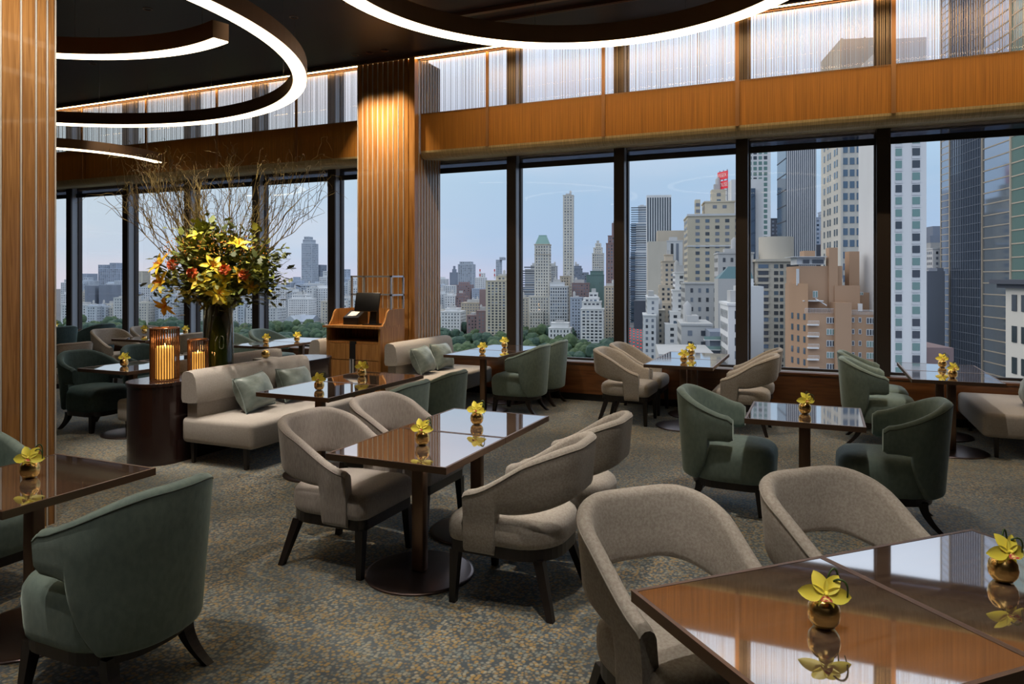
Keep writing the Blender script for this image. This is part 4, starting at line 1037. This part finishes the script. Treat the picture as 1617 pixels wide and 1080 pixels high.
# -- third window: along the street
bld('slim glass tower with pale green crown far down the avenue',1250,30,[(1008,1021,325),(1004.5,1022,352,-4,20),(1003,1024,397,-8,20)],'pale',(3.9,40,.97,.45),gl='bl')
bld('dark base tower at the end of the avenue',1150,30,[(1001,1020,475)],'dark')
bld('pale striped tower at the left of the avenue',1300,30,[(995,1003,405)],'pale',(3.9,40,.95,.4),gl='hz')
r_,cl,bx=bld('white tower with tall dark vertical window stripes',900,30,[(1021,1060,308)],'white')
x0,x1,y0,y1,_,zt=bx[0]; n=10
for k in range(n):
    a=x0+(x1-x0)*(k+.30)/n; part(r_,'window_stripe',MB().box(a,a+(x1-x0)*.55/n,-.2,.1,3,zt-3),WIN['dk'])
bld('plain beige slab with a crenellated top beside the avenue',640,40,[(1023,1053,381)],'beige')
bld('beige rooftop block behind the plain slab',760,40,[(1038,1081,364)],'tan')
bld('grey tower with dark arched window strips',700,30,[(1053,1078,380)],'pale',(50,5.0,.5,.94),gl='dk')
bld('stepped brown brick hotel with small pyramid top',520,30,[(1046,1068,412),(1050,1063,402,4,14),(1041,1062,450,-8,20),(1035,1062,478,-14,20)],'tan',(3.5,3.6,.45,.5),gl='dk')
bld('tan building below the stepped hotel',480,30,[(1028,1050,490)],'beige',(3.5,3.2,.4,.5),gl='dk')
bld('white stepped apartment house cascading down in terraces',430,26,[(1066,1086,430),(1062,1086,458,-6,14),(1058,1086,492,-12,16),(1050,1084,512,-18,16)],'white',(3.3,4.0,.5,.5),gl='dk')
bld('pale fronts at the street corner',420,60,[(1022,1040,470),(1016,1036,498,-10,30)],'pale',(3.4,3.2,.4,.5),gl='hz')
r_,cl,bx=bld('large tan hotel tower with stepped crown and red roof sign',400,30,[(1086,1180,340),(1113,1160,318,6,18),(1124,1146,299,10,8),(1098,1106,315,8,6)],'ochre',(3.5,5.2,.42,.52),gl='hz')
x0,x1,y0,y1,_,zt=bx[0]; xa,xb,_,_,_,zc=bx[1]
part(r_,'cornice_band',MB().box(x0-.4,x1,-.5,.4,zt-.2,zt+.9).box(x0-.3,x1,-.5,.3,zt-17,zt-16.2),MATS['facade_pale'])
# roof sign
ls_,ts_=ray(1142,408); sg=thing('roof_sign','red two-tier roof sign on a steel lattice above the tan hotel','sign',GR*ls_+GD*412+Vector((0,0,zat(305,ts_))),GA_-R(62))
SR=mat('sign_red',(.62,.03,.05),.5,emit=(.8,.03,.05),estr=.25); SWt=mat('sign_letter_white',(.75,.6,.6),.5)
zb_=zat(305,ts_); h1=zat(267,ts_)-zb_; h0=zat(281,ts_)-zb_
lat=MB()
for x in (-3.5,0,3.5):
    lat.box(x-.2,x+.2,.6,1.0,-4,h1)
for k in range(5): lat.box(-3.6,3.6,.7,.9,-1+k*h1/5,-.75+k*h1/5)
ob('lattice',lat,MATS['facade_slate'],sg)
for zc_,txt in ((h1-3.0,'ESSEX'),(h0-3.4,'HOUSE')):
    p=ob('sign_panel',MB().box(-4.6,4.6,0,.5,zc_-2.2,zc_+2.2),SR,sg)
    cu=bpy.data.curves.new('lettering','FONT'); cu.body=txt; cu.size=3.1; cu.align_x='CENTER'; cu.align_y='CENTER'; cu.extrude=.06
    t_=bpy.data.objects.new('text_tmp',cu); COL.objects.link(t_); bpy.context.view_layer.update(); me_=bpy.data.meshes.new_from_object(t_.evaluated_get(bpy.context.evaluated_depsgraph_get())); bpy.data.objects.remove(t_); me_.materials.clear(); link('lettering',me_,SWt,p,(0,-.1,zc_),(PI/2,0,0))
bld('grey stone block with long blind parapet below the tan hotel',330,30,[(1082,1190,447),(1134,1190,399,8,16)],'grey',(4.2,3.4,.34,.45),gl='dk')
r_,cl,bx=bld('green hipped roof house beside the grey stone block',300,14,[(1134,1190,440)],'grey')
x0,x1,y0,y1,_,zt=bx[0]
part(r_,'hipped_roof',MB().frus(((x0+x1)/2,y1/2,(x1-x0)/2,y1/2),((x0+x1)/2+2,y1/2,(x1-x0)*.3,.8),zt,zt+5),mat('blue_green_tile',(.05,.13,.16),.5))
bld('lower grey stone house with paired windows',250,24,[(1076,1124,512)],'grey',(3.7,4.4,.34,.48),gl='dk')
r_,cl,bx=bld('modern block with stepped glass balconies',235,16,[(1121,1152,524)],'slate')
x0,x1,y0,y1,_,zt=bx[0]
for k in range(6):
    part(r_,'balcony_slab',MB().box(x0-2,x1,-2.2,0,zt-2.6-k*3.1,zt-2.35-k*3.1),MATS['facade_white'])
    part(r_,'glass_balustrade',MB().box(x0-2,x1,-2.2,-2.1,zt-2.35-k*3.1,zt-1.3-k*3.1),WIN['gr'])
bld('ornate white townhouse with iron balconies beside the mullion',215,20,[(1150,1176,480)],'white',(3.9,3.0,.34,.6),gl='dk')
bld('grey roofs at the bottom of the third window',200,30,[(1040,1130,560)],'grey')

# -- fourth window
r_,cl,bx=bld('tall white framed tower with green square windows',640,26,[(1176,1217,150)],'white',(4.6,4.3,.66,.66),gl='gr')
bld('white concrete tower with one dark glass strip',500,30,[(1155,1205,283)],'white')
l0,t0=ray(1181,499); l1,_=ray(1192,499)
st_=thing('dark_glass_tower','dark blue glass strip tower set against the white concrete tower','building',GR*((l0+l1)/2)+GD*497+Vector((0,0,GZ)),GA_); ob('walls',MB().box((l0-l1)/2,(l1-l0)/2,0,2,0,zat(298,t0)-GZ),WIN['mird'],st_)
bld('low dark block between the green windowed and striped towers',760,26,[(1203,1232,345)],'dark',(4,4,.5,.5),gl='hz')
r_,cl,bx=bld('tall grey tower with fine vertical ribs and blue glass corner',430,26,[(1242,1289,120)],'slate')
x0,x1,y0,y1,_,zt=bx[0]; n=15
for k in range(n):
    a=x0+(x1-x0)*(k+.25)/n; part(r_,'rib',MB().box(a,a+(x1-x0)*.42/n,-.7,.1,1,zt),MATS['facade_pale'])
part(r_,'glass_side',MB().box(x0-.25,x0-.05,0,y1,1,zt),WIN['bl'])
for k in range(14): part(r_,'floor_band',MB().box(x0-.45,x0-.2,0,y1,zt-20-k*9,zt-19.5-k*9),MATS['facade_dark'])
bld('grey slope roofed tower in the gap beside the cream tower',700,30,[(1287,1325,343),(1300,1325,333,4,20)],'hazed',(4,4,.5,.5),gl='dk')
bld('dark glass block in the gap beside the cream tower',560,20,[(1290,1310,386)],'dark')
r_,cl,bx=bld('red scaffolded tower in the gap beside the cream tower',520,14,[(1304,1320,362)],'redbrick')
x0,x1,y0,y1,_,zt=bx[0]
for k in range(9): part(r_,'scaffold_deck',MB().box(x0-.5,x1,-.6,0,zt-4-k*5,zt-3.4-k*5),mat('scaffold_red',(.45,.05,.05),.6) if k==0 else MATS['scaffold_red'])
# beige tower with rounded bays
r_,cl,bx=bld('beige concrete apartment tower with curved bays and drum top',330,24,[(1196,1262,412)],'beige')
x0,x1,y0,y1,_,zt=bx[0]; W0=x1-x0
part(r_,'drum_top',MB().lathe([(W0*.43,zt-1),(W0*.43,zt+11)],28,c=((x0+x1)/2+1,10)),MATS['facade_beige'])
part(r_,'roof_slab',MB().box(x0-1,x1+.4,-1.2,y1,zt-.3,zt+.8),MATS['facade_beige'])
nb=0
for k in range(20):
    z=zt-3.2-k*2.95
    if z<22: break
    for (a,b) in ((.02,.26),(.40,.50),(.54,.62),(.70,.98)):
        part(r_,'window_band',MB().box(x0+W0*a,x0+W0*b,-.5 if a in(.02,.70) else -.15,.1,z,z+1.7),WIN['dk'] if (k*3+int(a*10))%4 else WIN['bl'])
    part(r_,'bay_ledge',MB().box(x0-.6,x0+W0*.28,-.8,.1,z-1.15,z-.1).box(x0+W0*.68,x1+.2,-.8,.1,z-1.15,z-.1),MATS['facade_beige'])
bld('pale blank party wall left of the beige tower',250,22,[(1172,1206,452),(1178,1190,440,4,10)],'pale')
# cream tower
r_,cl,bx=bld('tall cream tower with triple windows above the brick block',262,26,[(1327,1400,60)],'cream')
x0,x1,y0,y1,_,zt=bx[0]; zc0=zat(240,ray(1350,262)[1])-GZ
wmf=MB().box(-.75,.75,-.15,.1,0,2.3).mesh('window'); wmf.materials.append(WIN['bl'])
wms=MB().box(-.15,.1,-.75,.75,0,2.3).mesh('window'); wms.materials.append(WIN['bl'])
zt_=zat(60,ray(1350,262)[1])-GZ
for k in range(26):
    z=zc0+16-k*4.05
    if z<30: break
    for xx in (1.6,3.8,6.0,9.6,11.8,14.0): link('window',wmf,None,r_,(x0+xx,0,z))
    for yy in (4,7,13,16,21): link('window',wms,None,r_,(x0,yy,z))
for xx in (.4,7.8,15.6): part(r_,'pilaster',MB().box(x0+xx-.35,x0+xx+.35,-.5,0,0,zt_),MATS['facade_cream'])
# gold brick apartment block with terraces
D4=190
r_,cl,bx=bld('tan brick apartment block with terraces, chimneys and rooftop deck',D4,22,[(1276,1400,494),(1283,1386,462,7,18),(1262,1330,420,5,16),(1309,1323,391,4,3),(1341,1357,397,8,4),(1318,1358,451,3.5,8),(1319,1345,478,-1.4,5)],'brick')
LL=lambda px:ray(px,D4)[0]-cl
ZZ=lambda py:zat(py,ray(1330,D4)[1])-GZ
def bw(px0,px1,py0,py1,dy=0,m='dk',nm='window',pane=True):
    a,b=LL(px0),LL(px1); z1,z0_=ZZ(py0),ZZ(py1)
    o=part(r_,nm,MB().box(a,b,dy-.15,dy+.1,z0_,z1),MATS['facade_pale']); 
    n=max(1,round((px1-px0)/4)); q=(b-a)/n
    for k in range(n): ob('pane',MB().box(a+k*q+.12,a+(k+1)*q-.12,dy-.2,dy-.12,z0_+.15,z1-.15),WIN[m],o)
for k,m in enumerate(('dk','gr','dk','gr','dk')):
    y=501+k*18.3; bw(1305,1318,y,y+10,0,m); bw(1368,1381,y,y+10,0,('dk','dk','gr','gr','dk')[k])
    bw(1344.5,1349,y,y+8,0,'dk'); bw(1355.5,1360,y,y+8,0,'dk')
    # balconies at the corner
    a,b=LL(1274),LL(1291); z=ZZ(514+k*18.3)
    bo=part(r_,'balcony',MB().box(a,b,-1.5,0,z,z+.3),MATS['facade_white'])
    rail=MB().box(a,b,-1.5,-1.44,z+1.15,z+1.22)
    for q in range(9): xx=a+(b-a)*q/8; rail.box(xx-.03,xx+.03,-1.5,-1.44,z+.3,z+1.2)
    ob('railing',rail,MATS['facade_white'],bo)
bw(1270,1279,460,471,5,'gr'); bw(1291,1299,460,471,5,'gr')
for px in (1261,1263.5,1266): 
    pass
bw(1362,1377,462,467,7,'gr')
# roof deck, terrace railings, tank room
a,b=LL(1257),LL(1312)
part(r_,'roof_deck',MB().box(a,b,3.5,14,ZZ(405),ZZ(404)).box(LL(1266),LL(1311),5.5,13,ZZ(417),ZZ(405)),MATS['facade_pale'])
part(r_,'penthouse_glazing',MB().box(LL(1276),LL(1286),5.2,5.5,ZZ(415),ZZ(409)).box(LL(1291),LL(1309),5.2,5.5,ZZ(415),ZZ(409)),WIN['dk'])
part(r_,'tank_room',MB().box(LL(1280),LL(1298),7,12,ZZ(404),ZZ(394)),MATS['facade_brick'])
rl=MB()
for p0,p1,py,dy in ((1271,1319,491,-.2),(1345,1384,493,-.2)):
    a,b=LL(p0),LL(p1); z=ZZ(py); rl.box(a,b,dy,dy+.06,z+.55,z+.62)
    for q in range(22): xx=a+(b-a)*q/21; rl.box(xx-.03,xx+.03,dy,dy+.06,z-.6,z+.6)
part(r_,'terrace_railing',rl,MATS['facade_white'])
part(r_,'terrace_awning',MB().box(LL(1271),LL(1303),1.5,6,ZZ(476.5),ZZ(475)),MATS['facade_white'])
part(r_,'stair_flight',MB().rings([[(LL(1291),2.0,ZZ(471)),(LL(1309),2.0,ZZ(482)),(LL(1309),2.0,ZZ(484)),(LL(1291),2.0,ZZ(473))],[(LL(1291),2.6,ZZ(471)),(LL(1309),2.6,ZZ(482)),(LL(1309),2.6,ZZ(484)),(LL(1291),2.6,ZZ(473))]],True,True,True,False),MATS['facade_white'])
part(r_,'blue_roof_hall',MB().box(LL(1322),LL(1368),20,28,ZZ(440),ZZ(419)),MATS['facade_bluegrey'])
part(r_,'roof_box',MB().box(LL(1361),LL(1368),3,6,ZZ(492),ZZ(480)),MATS['facade_white'])
# slanted west wing with small windows, left of the balconies
a,b=LL(1258),LL(1276); w0=MB(); zt=ZZ(448)
w0.add([(a,9,0),(b,0,0),(b,14,0),(a,14,0),(a,9,zt),(b,0,zt),(b,14,zt),(a,14,zt)],[(0,1,5,4),(1,2,6,5),(2,3,7,6),(3,0,4,7),(4,5,6,7)])
part(r_,'angled_wing',w0,MATS['facade_brick'])
dx=(b-a); sl=math.atan2(-9,dx); wm_=MB().box(-.42,.42,-.1,.1,0,1.55).mesh('window'); wm_.materials.append(WIN['bl'])
for k in range(6):
    for u in (.18,.50,.82): link('window',wm_,None,r_,(a+dx*u-.03,9*(1-u)-.05,ZZ(506+k*18.3)),(0,0,sl))
for u in (.30,.48,.66): part(r_,'slit_window',MB().box(a+dx*u,a+dx*u+.3,9*(1-u)-.45,9*(1-u)+.3,ZZ(448)-14,ZZ(448)-3) if 0 else MB().box(LL(1262+u*8),LL(1262+u*8)+.25,4.85,5.1,ZZ(451),ZZ(424)),MATS['facade_pale'])
# concrete slab with two window columns
D5=182
r_,cl,bx=bld('pale concrete slab tower with two columns of green windows',D5,24,[(1405,1463,60)],'white')
x0,x1,y0,y1,_,zt=bx[0]
LL=lambda px:ray(px,D5)[0]-cl
ZZ=lambda py:zat(py,ray(1430,D5)[1])-GZ
wa=MB().box(LL(1414),LL(1424),-.12,.1,0,1.75).mesh('window'); wa.materials.append(WIN['gr'])
wb=MB().box(LL(1440.5),LL(1452.5),-.12,.1,0,1.75).mesh('window'); wb.materials.append(WIN['gr'])
wad=wa.copy(); wad.materials.clear(); wad.materials.append(WIN['dk']); wbd=wb.copy(); wbd.materials.clear(); wbd.materials.append(WIN['dk'])
sla=MB().box(LL(1413.5),LL(1424.5),-.16,.1,-.75,-.1).mesh('sill_panel'); sla.materials.append(MATS['facade_pale'])
slb=MB().box(LL(1440),LL(1453),-.16,.1,-.75,-.1).mesh('sill_panel'); slb.materials.append(MATS['facade_pale'])
for k in range(26):
    z=ZZ(246+(k-6)*19.2)
    da=(k%9) in (0,3); db=(k%7) in (2,6,0)
    link('window',wad if da else wa,None,r_,(0,0,z)); link('window',wbd if db else wb,None,r_,(0,0,z))
    link('sill_panel',sla,None,r_,(0,0,z)); link('sill_panel',slb,None,r_,(0,0,z))
# small things in the gap
bld('dark grey blank wall in the gap beside the glass tower',360,30,[(1464,1492,428),(1480,1490,423,4,10)],'slate')
bld('white grid fronted block in the gap beside the glass tower',520,30,[(1473,1508,392)],'white',(3.6,2.8,.5,.5),gl='dk')
bld('dark topped tower in the gap beside the glass tower',640,30,[(1469,1490,372),(1473,1490,357,3,18)],'slate')
bld('dark red brick low house in the gap beside the glass tower',215,24,[(1462,1506,549)],'redbrick')
# glass curtain wall tower on the right: north faces recede along the avenue
def wallface(label,px_far,px_near,Dn,kind,ytop,name):
    """tower whose street face runs back along the avenue, from px_near at distance Dn to px_far"""
    ln,tn=ray(px_near,Dn)
    # distance where the same lateral offset is seen at px_far
    k=ray(px_far,100)[0]; Df=ln/k*100
    zt=zat(ytop,tn)-GZ; L=Df-Dn
    root=thing(name,label,'building',GR*ln+GD*Dn+Vector((0,0,GZ)),GA_)
    return root,L,zt
def tower(label,px_far,px_near,Dn,name,m,fh,fins,ytop=-120,depth=30,ph=0,bandm='facade_tan',bt=.35):
    root,L,zt=wallface(label,px_far,px_near,Dn,0,ytop,name)
    ob('curtain_wall',MB().box(0,depth,0,L,0,zt),m,root)
    k=0; z=25.0+ph
    while z<zt and k<60:
        ob('floor_band',MB().box(-.18,.1,0,L,z,z+bt),MATS[bandm],root); z+=fh; k+=1
    if fins:
        n=int(L/fins)
        fm=MB().box(-.28,.05,-.07,.07,20,zt).mesh('mullion_fin'); fm.materials.append(MATS['facade_slate'])
        for i in range(1,n): link('mullion_fin',fm,None,root,(0,i*L/n,0))
    for y in (0,L): ob('corner_post',MB().box(-.4,.3,y-.3,y+.3,0,zt),MATS['facade_tan'],root)
    return root
tower('blue glass tower with fine vertical fins, left part of the right-hand skyscraper',1486,1501,500,'glass_tower',WIN['mir'],4.4,0,ph=1,bt=.5)
tower('tall dark blue curtain wall with fine vertical mullions at the right',1500,1553,330,'glass_tower',WIN['mird'],4.0,2.2,bandm='facade_slate',bt=.18)
tower('mirror glass face with bronze floor bands at the right edge',1552,1598,255,'glass_tower',WIN['mir'],3.9,0,bt=.38)
tower('green glass face at the far right edge of the window',1597,1640,215,'glass_tower',WIN['gr'],3.9,0,depth=26)
# cream building with a dark cornice at the right edge
r_,L6,zt=wallface('cream stone corner house with dark cornice at the right edge',1588,1660,88,0,448,'building')
ob('walls',MB().box(0,12,0,L6,0,zt),MATS['facade_cream'],r_)
ob('cornice',MB().box(-1.3,12,-1.3,L6+1.3,zt-.1,zt+.45).box(-.7,12,-.7,L6+.7,zt-.6,zt-.1),MATS['facade_dark'],r_)
wm6=MB().box(-.1,.1,-.55,.55,0,2.0).mesh('window'); wm6.materials.append(WIN['dk'])
for zz in (3.4,7.2,11.0,14.8,18.6):
    for u in (.12,.34,.56,.78): link('window',wm6,None,r_,(0,L6*u,zt-zz))

# -- park trees
def crown(seed):
    q=random.Random(seed); bm=bmesh.new()
    for k in range(7):
        r=q.uniform(2.6,4.2); c=Vector((q.uniform(-3.4,3.4),q.uniform(-3.4,3.4),q.uniform(5.5,10.5)))
        t=bmesh.ops.create_icosphere(bm,subdivisions=2,radius=r)
        for v in t['verts']:
            n=v.co.normalized(); v.co=v.co+n*q.uniform(-.45,.45)+c
    m=bpy.data.meshes.new('crown'); bm.to_mesh(m); bm.free(); m.polygons.foreach_set('use_smooth',[False]*len(m.polygons)); return m
TM=[]
TRM=[mat('park_foliage_a',(.055,.105,.055),.85,var=((.03,.065,.04),.5,(1,1,1),.35,.65)),mat('park_foliage_b',(.075,.125,.055),.85,var=((.045,.08,.04),.5,(1,1,1),.35,.65)),mat('park_foliage_c',(.045,.095,.065),.85,var=((.028,.06,.05),.5,(1,1,1),.35,.65))]
for k in range(3):
    for j in range(2):
        m=crown(20+k*2+j); m.materials.append(TRM[k]); TM.append(m)
trk=MB().lathe([(.5,0),(.35,7)],8).mesh('trunk'); trk.materials.append(MATS['facade_dark'])
tr=random.Random(3); nt_=0
for D in (480,535,590,650,710,775,840,900,955):
    px=100.0
    while px<986 and nt_<298:
        step=(28+tr.uniform(-3,4))*700/D
        l,t=ray(px,D); vis=True
        if px>540 or D>580:
          if True:
            s=tr.uniform(1.3,1.85); o=thing('park_tree','leafy green tree in the dense park canopy below the windows','tree',GR*l+GD*(D+tr.uniform(-14,14))+Vector((0,0,GZ)),tr.uniform(0,6.28),'park trees')
            o.scale=(s,s,s*tr.uniform(.85,1.15)); link('crown',TM[tr.randrange(6)],None,o); link('trunk',trk,None,o); nt_+=1
        px+=step
print('trees',nt_)
# cars with red tail lights on the avenue
car=MB().box(-.9,.9,-2.2,2.2,.3,1.0).box(-.8,.8,-1.4,1.2,1.0,1.55).mesh('body'); car.materials.append(MATS['facade_dark'])
tlm=MB().box(-.85,.85,-2.3,-2.18,.55,.95).mesh('tail_lights'); tlm.materials.append(mat('tail_light_red',(.6,.02,.02),.4,emit=(1,.05,.04),estr=3))
cr_=random.Random(9)
for k in range(46):
    D=640+k*11.5; l,t=ray((995,1001,1007,1012)[(k*3)%4],D)
    o=thing('car','small dark car with red tail lights on the distant avenue','car',GR*l+GD*D+Vector((0,0,GZ)),GA_,'cars on the avenue')
    link('body',car,None,o); link('tail_lights',tlm,None,o)
